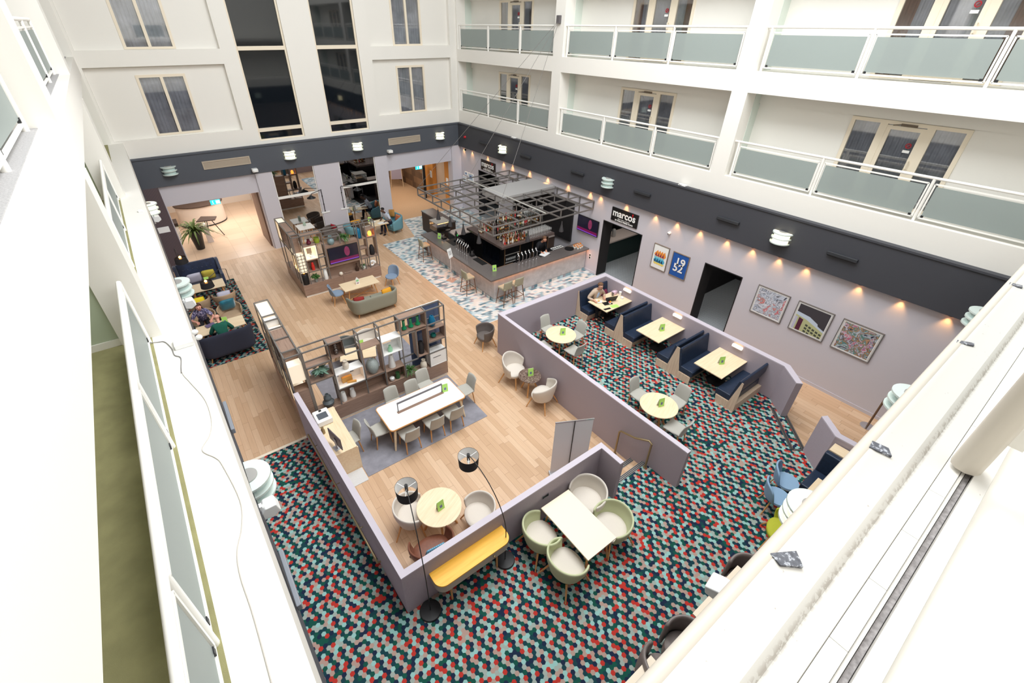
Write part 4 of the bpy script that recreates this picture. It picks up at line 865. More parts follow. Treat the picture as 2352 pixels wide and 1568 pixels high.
MB().box(-.15, .15, .05, .1, .2, .5).ob('bracket', black, tv)
# rugs
def rug(label, x0, x1, y0, y1, m, z=.0): return tag(MB().box(x0, x1, y0, y1, z, z+.012).ob('rug', m, bevel=.004), label, 'rug')
rug('dark grey rug under the long white table and the desk chair', 1.66, 5.14, 7.38, 9.56, greyrug)
rug('pale striped floor mat beside the foot of the oak desk', 1.22, 1.64, 7.30, 7.74, mat('pale_grey_mat', (205, 204, 202), .9, var=.06, vs=60))
rug('patterned lounge rug with dark hexagons beside the left wall', -1.1, 1.0, 14.13, 20.28, hexcarpet('lounge_hexagon_rug', .08, dim=.78))
# ============================================================ BAR
t = thing('bar_counter', 'L shaped bar counter with a dark stone top and a pale concrete front', 'bar counter')
H = 1.07
MB().prism([(8.66, 12.17), (XW-.03, 12.17), (XW-.03, 12.92), (9.42, 12.92), (9.42, 17.72), (8.66, 17.72)], H-.06, H).ob('worktop', quartz, t, bevel=.004)
MB().prism([(8.92, 12.32), (XW-.04, 12.32), (XW-.04, 12.48), (9.08, 12.48), (9.08, 17.66), (8.92, 17.66)], .12, H-.06).ob('front_panel', concrete, t)
MB().prism([(8.90, 12.30), (XW-.04, 12.30), (XW-.04, 12.31), (8.91, 12.31), (8.91, 17.66), (8.90, 17.66)], .0, .12).ob('plinth', tilem, t)
ledw = mat('amber_led_strip', (255, 190, 140), .5, emit=16, ec=(255, 160, 95))
MB().box(8.86, XW-.05, 12.27, 12.30, H-.085, H-.065).ob('led_strip', ledw, t); MB().box(8.86, 8.90, 12.31, 17.6, H-.085, H-.065).ob('led_strip', ledw, t)
MB().prism([(9.35, 12.75), (13.4, 12.75), (13.4, 12.95), (9.55, 12.95), (9.55, 17.6), (9.35, 17.6)], .1, H-.1).ob('rear_shelving', blackp, t)
MB().box(9.44, 9.47, 13.0, 14.2, H-.08, H-.01).box(9.5, 10.3, 12.93, 12.97, H-.08, H-.01).ob('speed_rail', mat('bronze_rail', (150, 118, 92), .35, metal=.5), t)
struct(MB().box(9.08, XW, 12.5, 18.5, 0, .02).ob('floor', mat('dark_bar_floor', (52, 48, 48), .6)), 'dark floor behind the bar', 'floor')
# rear counters behind the bar
t = thing('back_counter', 'dark counter run with a pale upstand at the far side of the bar', 'counter', (0, 0, 0))
MB().box(9.95, 12.6, 16.85, 17.5, .95, 1.0).ob('worktop', mat('pale_stone', (186, 172, 164), .3), t); MB().box(9.97, 12.6, 16.88, 17.48, 0, .95).ob('carcass', blackp, t)
MB().box(10.2, 10.9, 18.3, 20.6, .98, 1.04).ob('worktop', quartz, t); MB().box(10.22, 10.88, 18.32, 20.58, 0, .98).ob('carcass', mat('dark_brown_laminate', (74, 58, 50), .6), t)
t = thing('display_case', 'small glass cake display case on the far end of the bar', 'display case', (9.62, 17.6, H))
MB().box(-.36, .36, -.33, .36, 0, .05).ob('base', black, t); MB().box(-.35, .35, -.32, .35, .05, .46).ob('glass_body', clear, t); MB().box(-.36, .36, -.33, .36, .46, .49).ob('top', mat('pale_case_top', (170, 164, 156), .3), t); MB().box(-.28, .28, -.25, .28, .22, .235).ob('shelf', chrome, t)
MB().box(-.28, .28, -.3, -.28, .43, .46).ob('light', warmled, t)
# drinks island
t = thing('back_bar_island', 'island behind the counter with fridges and a deep stone bottle shelf', 'back bar')
zs = 1.57
MB().box(10.12, 12.96, 13.46, 16.1, zs-.10, zs).ob('shelf', mat('brown_stone', (98, 84, 80), .25, var=.1, vs=30), t, bevel=.004)
MB().box(10.36, 12.8, 13.66, 15.9, 0, zs-.12).ob('carcass', blackp, t)
fg = mat('fridge_glass', (20, 24, 32), .08, spec=.8); bz = mat('bronze_rail', (150, 118, 92))
for y0, y1 in ((13.95, 14.55), (14.6, 15.2)):
    d = MB().box(10.345, 10.36, y0, y1, .15, 1.42).ob('fridge_door', fg, t); MB().box(10.32, 10.345, y1-.05, y1-.03, .5, 1.1).ob('handle', chrome, d)
for x in (10.4, 11.2, 11.9, 12.4, 12.76): MB().box(x-.015, x+.015, 13.62, 13.66, 0, zs-.1).ob('post', bz, t)
for z in (.72, 1.06): MB().box(10.42, 11.18, 13.63, 13.67, z, z+.02).ob('shelf_edge', mat('grey_shelf', (150, 144, 138), .5), t)
# rack above the island
for x in (11.3, 11.75, 12.25, 12.9): MB().bar((x, 14.25, zs), (x, 14.25, 2.78), .03).ob('rack_post', metal, t)
for z in (1.93, 2.3): MB().box(10.4, 12.9, 14.12, 14.5, z, z+.015).ob('rack_shelf', glass('rack_glass_%d' % int(z*100), (225, 235, 230), .3), t)
for x in (10.42, 10.42): MB().bar((x, 14.25, zs), (x, 14.25, 2.78), .03).ob('rack_post', metal, t)
# bottles
def bottle_mesh(k):
    prof = [[(.034, 0), (.036, .02), (.036, .17), (.013, .22), (.013, .28), (.016, .285), (.016, .3)], [(.04, 0), (.042, .02), (.042, .14), (.018, .19), (.015, .25), (.018, .26)], [(.03, 0), (.032, .15), (.03, .2), (.012, .24), (.012, .32)]][k]
    return MB().lathe(prof, 10)
btop = []
bcols = [('amber_spirit_glass', (126, 70, 26)), ('brown_bottle_glass', (62, 36, 22)), ('pale_spirit_glass', (206, 196, 176)), ('pink_spirit_glass', (176, 108, 104)), ('green_bottle_glass', (44, 78, 44)), ('orange_spirit_glass', (168, 92, 34)), ('cream_label_glass', (90, 70, 52)), ('dark_wine_glass', (36, 26, 30))]
bms = []
def bottle_mat(name, c, lab):
    k = NT(name); z = k.n('ShaderNodeSeparateXYZ', {0: k.pos(True)}).outputs[2]; f = k.math('MULTIPLY', k.math('GREATER_THAN', z, .045), k.math('LESS_THAN', z, .125))
    f2 = k.math('GREATER_THAN', z, .262); k.l(k.mix(f2, k.mix(f, lin(c), lin(lab)), lin(lab)), k.b.inputs['Base Color']); k.b.inputs['Roughness'].default_value = .1; k.b.inputs['Specular IOR Level'].default_value = .7; return k.mat
labs = [(230, 222, 204), (196, 160, 90), (240, 238, 232), (210, 60, 60), (226, 214, 180), (40, 40, 44), (150, 110, 60), (220, 214, 206)]
for (n, c), lab in zip(bcols, labs): bms.append(bottle_mat(n, c, lab))
protos = []
for i in range(8):
    for k in range(3):
        o = bottle_mesh(k).ob('bottle', bms[i], smooth=.8, loc=(10.3+.09*i, 15.2+.1*k, zs)); tag(o, 'spirit bottle on the stone shelf of the bar island', 'bottle', 'bottles on the bar island shelf'); protos.append(o)
def put(o, p, label=None, group=None):
    c = o.copy(); COL.objects.link(c); c.location = p; c.rotation_euler = (0, 0, rnd.uniform(0, 6))
    if label: c['label'] = label; c['group'] = group
    return c
n = 0
for r in range(9):
    for q in range(13):
        x = 10.36+.105*q+.05*(r % 2); y = 13.62+.095*r
        if x+(r*.07) < 11.55 and x > 10.35+.02*r: put(rnd.choice(protos), (x+rnd.uniform(-.012, .012), y+rnd.uniform(-.012, .012), zs))
for z, nn, lb, gp in ((1.945, 23, 'spirit bottle on the lower glass shelf above the bar island', 'bottles on the lower glass shelf'), (2.315, 15, 'spirit bottle on the upper glass shelf above the bar island', 'bottles on the upper glass shelf')):
    for q in range(nn): put(rnd.choice(protos), (10.5+(2.3 if z < 2 else 1.2)*q/(nn-1)+rnd.uniform(-.01, .01), 14.3+rnd.uniform(-.05, .05), z), lb, gp)
gm = mat('stemware_glass', (232, 232, 230), .08, spec=.9, alpha=.28)
g0 = MB().lathe([(.032, 0), (.03, .004), (.005, .012), (.005, .09), (.03, .12), (.036, .16), (.03, .21)], 12, cap=False).ob('wine_glass', gm, smooth=.8, loc=(11.68, 13.62, zs)); tag(g0, 'clear stemmed glass standing on the stone shelf of the bar island', 'glass', 'glasses on the bar island shelf')
for r in range(5):
    for q in range(14):
        if r or q: put(g0, (11.68+.092*q, 13.62+.1*r, zs))
for r in range(2):
    for q in range(12): put(g0, (11.85+.09*q, 14.22+.12*r, 2.315), 'clear stemmed glass on the right part of the upper glass shelf', 'glasses on the upper glass shelf')
for q in range(8): put(g0, (10.48+.085*q, 13.60, .745), 'clear stemmed glass on the open shelf under the island top', 'glasses on the low island shelf')
# draught taps
def tap(label, x, y, rz):
    t = thing('beer_tap', label, 'beer tap', (x, y, H), rz, 'draught beer taps'); 
    MB().tube([(0, .09, 0), (0, .09, .26), (0, .07, .31), (0, .02, .34), (0, -.03, .33), (0, -.06, .30)], [.035, .035, .034, .033, .03, .026], 10).ob('font', blackp, t, smooth=SM)
    MB().tube([(0, -.01, .352), (0, -.05, .335), (0, -.075, .30), (0, -.08, .25), (0, -.08, .02), (0, -.08, 0)], [.026, .026, .023, .016, .014, .026], 8).ob('spout', chrome, t, smooth=SM)
    MB().cyl((0, .0, .34), (0, .02, .46), .011).ob('handle', chrome, t, smooth=SM); MB().cyl((0, -.012, .40), (0, .012, .40), .03).ob('badge', card, t, smooth=SM); return t
p0 = tap('chrome draught tap on the near run of the bar counter', 10.43, 12.80, 0)
for k in range(1, 6): dup(p0, (10.43+.185*k, 12.80, H), 0)
for k in range(6): dup(p0, (9.24, 14.62+.16*k, H), -PI/2, 'chrome draught tap on the left run of the bar counter', 'draught beer taps on the left run')
# canopy frame
t = thing('canopy_frame', 'suspended grey steel lattice canopy above the bar', 'canopy'); cz0, cz1 = 2.79, 3.11
xs = [8.80, 9.95, 11.0, 12.05, 13.04, XW-.03]; ys = [12.25, 13.72, 15.15, 16.6, 17.93]; py = [12.25, 13.04, 13.72, 14.45, 15.15, 15.88, 16.6, 17.25, 17.93]
for z in (cz0, cz1):
    for x in xs: MB().bar((x, ys[0], z), (x, ys[-1], z), .045).ob('beam', metal, t)
    for y in (ys if z < 3 else py): MB().bar((xs[0], y, z), (xs[-1], y, z), .045).ob('beam', metal, t)
for y in py:
    for x in (xs[0], xs[-1]): MB().bar((x, y, cz0), (x, y, cz1), .04).ob('upright', metal, t)
for x in xs[1:-1]:
    for y in ys: MB().bar((x, y, cz0), (x, y, cz1), .04).ob('upright', metal, t)
MB().cyl((11.2, 12.2, cz1+.045), (11.2, 17.9, cz1+.045), .03).ob('pole', mat('pale_steel_pole', (188, 186, 180), .4, metal=.2), t, smooth=SM)
MB().box(10.98, XW-.04, 14.6, 16.1, cz0+.1, cz1+.05).ob('solid_panel', mat('pale_grey_board', (164, 162, 161), .7), t)
for a in ((8.80, 12.27, cz1), (9.06, 15.31, cz1), (8.80, 17.93, cz1)):
    tag(MB().cyl(a, (XW-.02, 15.1, 9.24), .007, n=6).ob('suspension_cable', metal), 'thin steel cable from the upper gallery column to the canopy, ' + ('nearest end' if a[1] < 13 else 'middle' if a[1] < 16 else 'farthest end'), 'cable')
tag(MB().box(XW-.1, XW, 15.02, 15.2, 9.1, 9.36).ob('winch_box', mat('grey_box', (96, 92, 94), .5), bevel=.01), 'small grey cable box on the upper right gallery column', 'box')
# pendants
def pendant(label, x, y):
    t = thing('pendant_lamp', label, 'pendant lamp', (x, y, 2.2), 0, None)
    MB().lathe([(.085, 0), (.095, .01), (.08, .10), (.05, .22), (.03, .30), (.024, .42)], 20).ob('shade', mat('charcoal_lampshade', (62, 60, 62), .6), t, smooth=.8); MB().cyl((0, 0, .42), (0, 0, cz0-2.2), .006, n=6).ob('flex', black, t); MB().sph((0, 0, .03), .04).ob('bulb', warmled, t, smooth=SM); return t
pe = pendant('black bottle shaped pendant lamp at the far end over the bar left run', 8.80, 16.2)
for x, y, l in ((8.80, 15.24, 'second from the far end over the bar left run'), (8.80, 14.24, 'third from the far end over the bar left run'), (8.80, 13.16, 'nearest the corner over the bar left run'), (10.42, 12.25, 'over the near run beside the taps'), (12.15, 12.25, 'over the near run close to the right wall')):
    dup(pe, (x, y, 2.2), 0, 'black bottle shaped pendant lamp ' + l)
# small things on the counter
def menu(label, loc, rz, tall=.25, wd=.16, face=None, style='tent'):
    t = thing('menu_card', label, 'menu', loc, rz); f = face or lime
    MB().add([(-wd/2, -.04, 0), (wd/2, -.04, 0), (wd/2, .0, tall), (-wd/2, .0, tall)], [(0, 1, 2, 3)]).ob('front_leaf', f, t, solid=.004)
    MB().add([(-wd/2, .05, 0), (wd/2, .05, 0), (wd/2, .003, tall), (-wd/2, .003, tall)], [(0, 1, 2, 3)]).ob('back_leaf', card, t, solid=.004)
    b = MB().add([(-.03, -.0365+.04*.25, tall*.25-.001), (.03, -.0365+.04*.25, tall*.25), (.03, -.037+.04*.55, tall*.55), (-.03, -.037+.04*.55, tall*.55)], [(0, 1, 2, 3)])
    b.ob('printed_picture', mat('menu_picture', (110, 120, 150), .6, var=.5, vs=40), t, loc=(0, -.006, 0)); return t
m0 = menu('lime menu card on the far round oak table', (8.41, 8.0, ZC+.73), -.5)
for l, p, r in (('lime menu card on the middle booth table', (11.09, 6.36, ZC+.74), -.4), ('lime menu card on the nearest booth table', (11.08, 4.33, ZC+.74), -.45), ('lime menu card on the near round oak table', (8.27, 4.26, ZC+.73), -.3),
                ('lime menu card on the small marble table', (6.74, 7.50, .62), -.35), ('lime menu card at the right end of the long white table', (4.32, 8.22, .741), -.2), ('green menu card on the low round oak table', (2.43, 5.2, .70), .1),
                ('lime menu card at the corner of the bar counter', (9.25, 12.78, H), -.3), ('lime menu card at the far end of the bar counter', (9.12, 16.8, H), -1.1)): dup(m0, p, r, l)
def mat_tray(label, x0, x1, y0, y1): return tag(MB().box(x0, x1, y0, y1, H, H+.012).ob('bar_mat', blackp, bevel=.003), label, 'bar mat')
mat_tray('black bar mat on the left run near the counter corner', 9.14, 9.40, 13.45, 14.15); mat_tray('black bar mat on the left run beyond the taps', 9.2, 9.40, 15.75, 16.4); mat_tray('black bar mat in front of the bartender', 11.55, 12.1, 12.68, 12.9)
for x, y, l in ((9.3, 14.42, 'between the left taps and the bar mat'), (9.25, 16.62, 'beside the far lime menu card')):
    t = thing('napkin_holder', 'small black napkin caddy ' + l, 'caddy', (x, y, H)); MB().box(-.09, .09, -.09, .09, 0, .09).ob('body', black, t, bevel=.01); MB().cyl((0, 0, .09), (0, 0, .2), .02).ob('shaker', chrome, t, smooth=SM)
tag(MB().lathe([(.18, 0), (.2, .015), (.2, .03), (.18, .02)], 32).ob('serving_tray', blackp, smooth=.6, loc=(13.1, 12.62, H)), 'round black serving tray on the bar counter', 'tray')
cup = mat('white_porcelain', (240, 236, 228), .25)
sp0 = thing('sauce_pot', 'little white pot of sauces at the right end of the bar counter', 'pot', (13.4, 12.4, H), 0, 'sauce pots at the end of the counter')
MB().lathe([(.04, 0), (.055, .06), (.05, .08)], 14).ob('pot', cup, sp0, smooth=.8); MB().sph((0, 0, .09), (.045, .045, .03)).ob('sachets', mat('sauce_sachets', (198, 120, 50), .5, var=.5, vs=60), sp0, smooth=SM)
for x, y in ((13.53, 12.38), (13.66, 12.42), (13.46, 12.53), (13.6, 12.55), (13.72, 12.56), (13.40, 12.65), (13.53, 12.67), (13.66, 12.68), (13.78, 12.66), (13.34, 12.54)): dup(sp0, (x, y, H), 0)
t = thing('bottle_crate', 'white wire crate behind the bar counter', 'crate', (13.0, 13.2, .82)); b = MB()
for i in range(6): b.bar((-.3+.12*i, -.15, .1), (-.3+.12*i, .15, .1), .02)
b.bar((-.3, -.15, .1), (.3, -.15, .1), .03).bar((-.3, .15, .1), (.3, .15, .1), .03).bar((-.3, 0, .1), (.3, 0, .1), .02).ob('wire', card, t)
tag(MB().box(12.6, 13.5, 13.0, 13.6, 0, .82).ob('ice_well', blackp), 'black ice well unit under the wire crate', 'unit')
t = thing('till', 'black till screen on the left run of the bar', 'till', (9.75, 16.35, 1.0), .9); MB().box(-.2, .2, -.12, .12, 0, .06).ob('base', blackp, t); sc = MB().add([(-.2, -.06, .08), (.2, -.06, .08), (.2, .06, .36), (-.2, .06, .36)], [(0, 1, 2, 3)]).ob('screen', blackp, t, solid=.03)
MB().box(-.06, .06, -.01, 0, .2, .26).ob('display', mat('green_display', (60, 200, 90), .4, emit=1.2), t, loc=(0, -.03, 0)); tag(MB().box(9.5, 10.0, 16.1, 16.6, 0, 1.0).ob('till_cabinet', blackp), 'black cabinet below the till', 'cabinet')
# sign stand and A frame
t = thing('sign_stand', 'white notice on a thin pole stand left of the bar', 'sign', (8.50, 14.85, 0), .4); MB().box(-.17, .17, -.17, .17, 0, .012).ob('base', mat('copper_plate', (186, 152, 134), .5), t); MB().cyl((0, 0, 0), (0, 0, 1.2), .011).ob('pole', mat('white_metal', (230, 230, 230), .4), t, smooth=SM)
MB().add([(-.13, -.04, 1.05), (.13, -.04, 1.05), (.13, .06, 1.42), (-.13, .06, 1.42)], [(0, 1, 2, 3)]).ob('notice', card, t, solid=.012)
b = MB()
for i in range(4): b.add([(-.09, -.052+.1*(.35+.12*i), 1.05+.37*(.35+.12*i)), (.09, -.052+.1*(.35+.12*i), 1.05+.37*(.35+.12*i)), (.09, -.052+.1*(.39+.12*i), 1.05+.37*(.39+.12*i)), (-.09, -.052+.1*(.39+.12*i), 1.05+.37*(.39+.12*i))], [(0, 1, 2, 3)])
b.ob('print', mat('grey_print', (120, 120, 124), .6), t)
# kettle like cabinet at far right behind bar
t = thing('counter_unit', 'pale topped dark unit behind the bar beside the wall television', 'counter', (0, 0, 0)); MB().box(12.9, XW-.05, 14.3, 16.4, .92, 1.0).ob('worktop', MC['pale_stone'], t); MB().box(12.97, XW-.05, 14.35, 16.4, 0, .92).ob('carcass', MC['dark_brown_laminate'], t)
struct(MB().box(13.05, XW-.02, 16.4, 16.55, 0, 2.75).box(XW-.12, XW-.02, 13.3, 16.4, 1.0, 2.75).ob('wall_bar', dark), 'dark panelling behind the bar', 'wall')
# ============================================================ LOUNGES
def sofa_shell(name, label, loc, rz, w, d, hb, ha, fab, cat='sofa', legm=None, sz=.44, seats=2, flare=.06, bottom=.16):
    """curved back sofa, open towards local +y"""
    t = thing(name, label, cat, loc, rz); r = .28; pts = []
    for a in range(0, 7): pts.append((-w/2, d/2-(d-r)*a/6))
    for a in range(1, 8): q = PI+PI/2*a/8; pts.append((-w/2+r+r*math.cos(q), -d/2+r+r*math.sin(q)))
    for a in range(0, 9): pts.append((-w/2+r+(w-2*r)*a/8, -d/2))
    for a in range(1, 8): q = 1.5*PI+PI/2*a/8; pts.append((w/2-r+r*math.cos(q), -d/2+r+r*math.sin(q)))
    for a in range(0, 7): pts.append((w/2, -d/2+r+(d-r)*a/6))
    n = len(pts)-1
    def f(u, v):
        x, y = pts[min(n, int(round(u*n)))]; k = max(0, min(1, (d/2-y)/d)); top = ha+(hb-ha)*min(1, k*1.3); z = bottom+(top-bottom)*v
        s = 1-flare*(1-v); return (x*s, y*s, z)
    MB().grid(f, n, 4).ob('shell', fab, t, smooth=3, solid=.09, sub=1)
    sw = (w-.22)/seats
    for i in range(seats):
        x0 = -w/2+.11+sw*i; MB().box(x0+.005, x0+sw-.005, -d/2+.1, d/2-.02, sz-.16, sz).ob('seat_cushion', fab, t, bevel=.03)
    MB().box(-w/2+.1, w/2-.1, -d/2+.1, d/2-.05, bottom, sz-.16).ob('base', fab, t)
    for sx in (-1, 1):
        for sy in (-1, 1): MB().cyl((sx*(w/2-.2), sy*(d/2-.15), bottom+.02), (sx*(w/2-.14), sy*(d/2-.1), 0), .026, .016, 10).ob('leg', legm or oakleg, t, smooth=SM)
    return t
sofa_shell('sofa', 'sage grey two seat sofa facing the television shelf', (4.88, 14.50, 0), 0, 1.75, .80, .78, .62, sofagrey)
def cushion(label, loc, rot, m, s=(.4, .13, .4)):
    def f(u, v):
        a, b = 2*u-1, 2*v-1; e = (1-a**4)*(1-b**4); return (a*s[0]/2*(1-.06*(1-b*b)*0-.05*b*b), 0, b*s[2]/2*(1-.05*a*a)), e
    b = MB()
    for sg in (-1, 1): b.grid(lambda u, v: (f(u, v)[0][0], sg*s[1]/2*max(0.0, f(u, v)[1])**.6, f(u, v)[0][2]), 8, 8)
    o = b.ob('cushion', m, smooth=3); o.location = loc; o.rotation_euler = rot; return tag(o, label, 'cushion')
must = mat('mustard_cloth', (222, 156, 40), .85, var=.08, vs=60); redc = mat('dark_red_cloth', (142, 40, 36), .85, var=.15, vs=40); tealv = mat('teal_velvet', (14, 104, 124), .55, var=.25, vs=7, sheen=.5)
cushion('mustard cushion at the right end of the sage sofa', (5.42, 14.40, .60), (-.35, 0, .15), must, (.42, .13, .34)); cushion('dark red cushion at the left end of the sage sofa', (4.32, 14.40, .58), (-.35, 0, -.25), redc, (.4, .13, .34))
def shell_chair(label, loc, rz, fab):
    t = thing('shell_chair', label, 'chair', loc, rz)
    MB().grid(lambda u, v: ((u-.5)*(.50+.05*math.sin(v*PI)), -.24-.06*v+.13*(2*u-1)**2*(1-.25*v), .42+.40*v*(1-.22*(2*u-1)**4)), 12, 8).ob('backrest', fab, t, smooth=3, solid=.04, sub=1)
    MB().lathe([(.2, .38), (.25, .41), (.24, .45), (.1, .455)], 24).ob('seat', fab, t, smooth=.9)
    legs4(t, [(.14, .13, .39), (-.14, .13, .39), (.14, -.13, .39), (-.14, -.13, .39)], [(.22, .22, 0), (-.22, .22, 0), (.22, -.22, 0), (-.22, -.22, 0)], .02, .013, oakleg); return t
s0 = shell_chair('grey blue shell chair at the left end of the oak coffee table', (3.95, 15.75, 0), -PI/2-.1, bluefab)
dup(s0, (6.25, 15.85, 0), PI/2+.5, 'grey blue shell chair at the right end of the oak coffee table')
t = thing('menu_card', 'white house shaped menu card on the oak coffee table', 'menu', (4.80, 15.75, .56)); MB().exy([(-.07, 0), (.07, 0), (.07, .2), (0, .3), (-.07, .2)], -.02, .02).ob('card', card, t); MB().box(-.05, .05, -.026, -.022, .12, .2).ob('green_print', mat('soft_green_print', (150, 206, 150), .6), t); MB().box(-.04, .04, -.03, -.022, .03, .08).ob('dark_print', mat('muted_print', (170, 140, 150), .6), t)
# left lounge
sofa_shell('sofa', 'dark navy curved sofa with its back to the camera by the left wall', (-.04, 14.62, .012), 0, 1.52, .72, 1.0, .72, mat('ink_navy_fabric', (42, 46, 62), .85, var=.08, vs=200), seats=2)
t = thing('wing_sofa', 'buttoned navy velvet wing sofa at the far end of the left lounge', 'sofa', (-.1, 19.85, 0), PI); nv = mat('navy_velvet', (30, 42, 70), .45, var=.3, vs=8, sheen=.6)
MB().exx([(-.40, .2), (-.40, .5), (-.48, 1.1), (-.36, 1.14), (-.24, .5), (-.24, .2)], -.68, .68).ob('backrest', nv, t, bevel=.04, seg=3)
for s in (-1, 1): MB().exx([(-.42, .2), (-.47, 1.1), (-.3, 1.08), (-.12, .72), (.32, .66), (.36, .2)], s*.68, s*.79).ob('wing', nv, t, bevel=.03, seg=3)
MB().box(-.68, .68, -.24, .36, .2, .46).ob('seat_cushion', nv, t, bevel=.04, seg=3)
for q in range(7):
    for z in (.68, .88): MB().sph((-.5+.166*q, -.28-.06*(z-.68), z), .016, 8, 6).ob('button', nv, t, smooth=SM)
for x in (-.65, .65):
    for y in (-.35, .3): MB().cyl((x, y, .2), (x, y, 0), .025, .016, 8).ob('leg', oakleg, t, smooth=SM)
cushion('pale lilac cushion on the navy wing sofa', (-.32, 19.62, .70), (.3, 0, .05), mat('lilac_cloth', (190, 188, 204), .85), (.5, .15, .46)); cushion('yellow patterned cushion on the navy wing sofa', (.18, 19.62, .72), (.3, 0, -.1), stripes('yellow_lattice_cloth', (206, 190, 84), (186, 168, 60), 2, .05, .85), (.46, .15, .46))
rect_table('lounge_table', 'oak lounge table between the wing sofa and the beige chairs', (-.02, 18.62, .012), 1.18, .72, .70, oak, 'legs')
rect_table('lounge_table', 'oak lounge table in front of the dark navy sofa', (-.06, 15.30, .012), 1.40, .66, .70, oak, 'legs')
l0 = tub_chair('tub_chair', 'beige tub chair beside the lounge with a teal velvet cushion', (.36, 16.42, .012), PI, beigefab, hb=.76, ha=.64, rx=.36, ry=.36, alpha=2.0)
dup(l0, (-.46, 16.42, .012), PI, 'beige tub chair under the seated woman in the lounge')
dup(l0, (.38, 17.66, .012), 0, 'beige tub chair with a pale cushion, its back to the teal cushion chair'); dup(l0, (-.46, 17.66, .012), 0, 'beige tub chair with a yellow cushion, by the left wall')
cushion('teal velvet cushion on the beige lounge chair', (.36, 16.60, .74), (.3, 0, .08), tealv, (.5, .15, .5)); cushion('yellow cushion on the beige chair by the left wall', (-.46, 17.46, .68), (-.3, 0, .05), mat('yellow_cloth', (232, 206, 40), .8), (.46, .14, .36)); cushion('pale lilac cushion on the beige chair beside the lounge table', (.38, 17.46, .68), (-.3, 0, -.05), MC['lilac_cloth'], (.46, .14, .36))
def lounge_lamp(label, x, y, z, xb, yb):
    t = thing('floor_lamp', label, 'lamp', (xb, yb, .012)); dx, dy = x-xb, y-yb
    MB().lathe([(.16, 0), (.16, .02), (.02, .03)], 24).ob('base', black, t, smooth=.6); MB().tube([(0, 0, .02), (0, 0, z+.3), (dx*.3, dy*.3, z+.42), (dx*.8, dy*.8, z+.3), (dx, dy, z+.16)], .01, 6).ob('arm', black, t, smooth=SM)
    s = MB().lathe([(.22, 0), (.19, .22), (.185, .22), (.215, 0)], 28, cap=False).ob('lamp_shade', shade, t, smooth=.8, loc=(dx, dy, z)); MB().lathe([(.19, .19), (.03, .2), (.03, .16), (.0, .16)], 24, cap=False).ob('diffuser', black, s, smooth=.6)
    MB().sph((0, 0, .235), .045).ob('bulb', mat('warm_bulb', (255, 200, 120), .4, emit=14, ec=(255, 170, 80)), s, smooth=SM); return t
lounge_lamp('black shaded lamp with a glowing bulb in front of the navy wing sofa', -.5, 19.55, 1.42, -.6, 20.35); lounge_lamp('black shaded lamp with a glowing bulb over the far lounge table', .0, 17.55, 1.12, .75, 18.05)
dup(m0, (.10, 15.35, .712), -.3, 'lime menu card on the table between the two lounge people'); dup(m0, (.05, 18.85, .712), -.2, 'lime menu card on the far lounge table')
# table behind the front shelf
t = rect_table('oak_table', 'oak table half hidden behind the front shelving unit', (3.05, 11.22, .012), 1.05, .62, .74, oak, 'legs', rz=-.35)
tub_chair('tub_chair', 'cream tub chair behind the front shelving unit', (3.62, 11.95, .012), PI-.2, creamfab, rx=.36, ry=.35); tub_chair('tub_chair', 'dark grey tub chair behind the front shelving unit', (2.92, 11.98, .012), PI+.1, mat('dark_grey_fabric', (98, 102, 100), .9), rx=.34, ry=.33)
dup(m0, (3.25, 11.45, .752), -.2, 'lime menu card on the oak table behind the front shelving unit')
rug('dark grey rug behind the front shelving unit', 1.7, 4.9, 9.95, 12.2, greyrug)
t = thing('screen', 'blue grey glass screen behind the right end of the front shelving unit', 'screen', (4.75, 10.05, 0)); MB().box(-.5, .5, -.012, .012, .08, 2.38).ob('panel', mat('blue_grey_glass', (84, 100, 132), .15), t); MB().box(-.52, .52, -.02, .02, 2.38, 2.41).box(-.52, .52, -.02, .02, .05, .08).ob('frame', trimw, t); MB().box(-.45, -.35, -.2, .2, 0, .05).ob('foot', metal, t); MB().box(.35, .45, -.2, .2, 0, .05).ob('foot', metal, t)
# furniture along the mirrors
rect_table('white_table', 'white table against the left mirror of the far wall', (4.70, 22.02, 0), .72, .76, .95, mat('warm_white_top', (232, 226, 218), .35), 'legs')
t = thing('menu_holder', 'clear menu holder on the white table by the mirror', 'menu', (4.72, 22.1, .95)); MB().box(-.06, .06, -.03, .03, 0, .25).ob('holder', mat('dusty_clear_plastic', (200, 206, 200), .2, alpha=.5), t); MB().box(-.05, .05, -.02, .02, .02, .16).ob('insert', mat('soft_green_print', (150, 206, 150)), t)
tp = mat('taupe_fabric', (104, 94, 88), .9, var=.08, vs=100)
q0 = tub_chair('tub_chair', 'taupe tub chair with a red cushion, right of the white table', (5.75, 21.75, 0), PI/2+.2, tp, rx=.37, ry=.36); dup(q0, (5.65, 20.85, 0), PI/2, 'taupe tub chair with its back to the rear shelving unit')
cushion('red cushion on the taupe tub chair by the mirror', (5.98, 21.8, .68), (.2, 0, -1.3), mat('crimson_cloth', (164, 28, 46), .8), (.38, .12, .36))
dup(q0, (6.75, 21.55, 0), -PI/2, 'pale teal tub chair between the two mirrors', mats={'shell': tealfab, 'seat': tealfab})
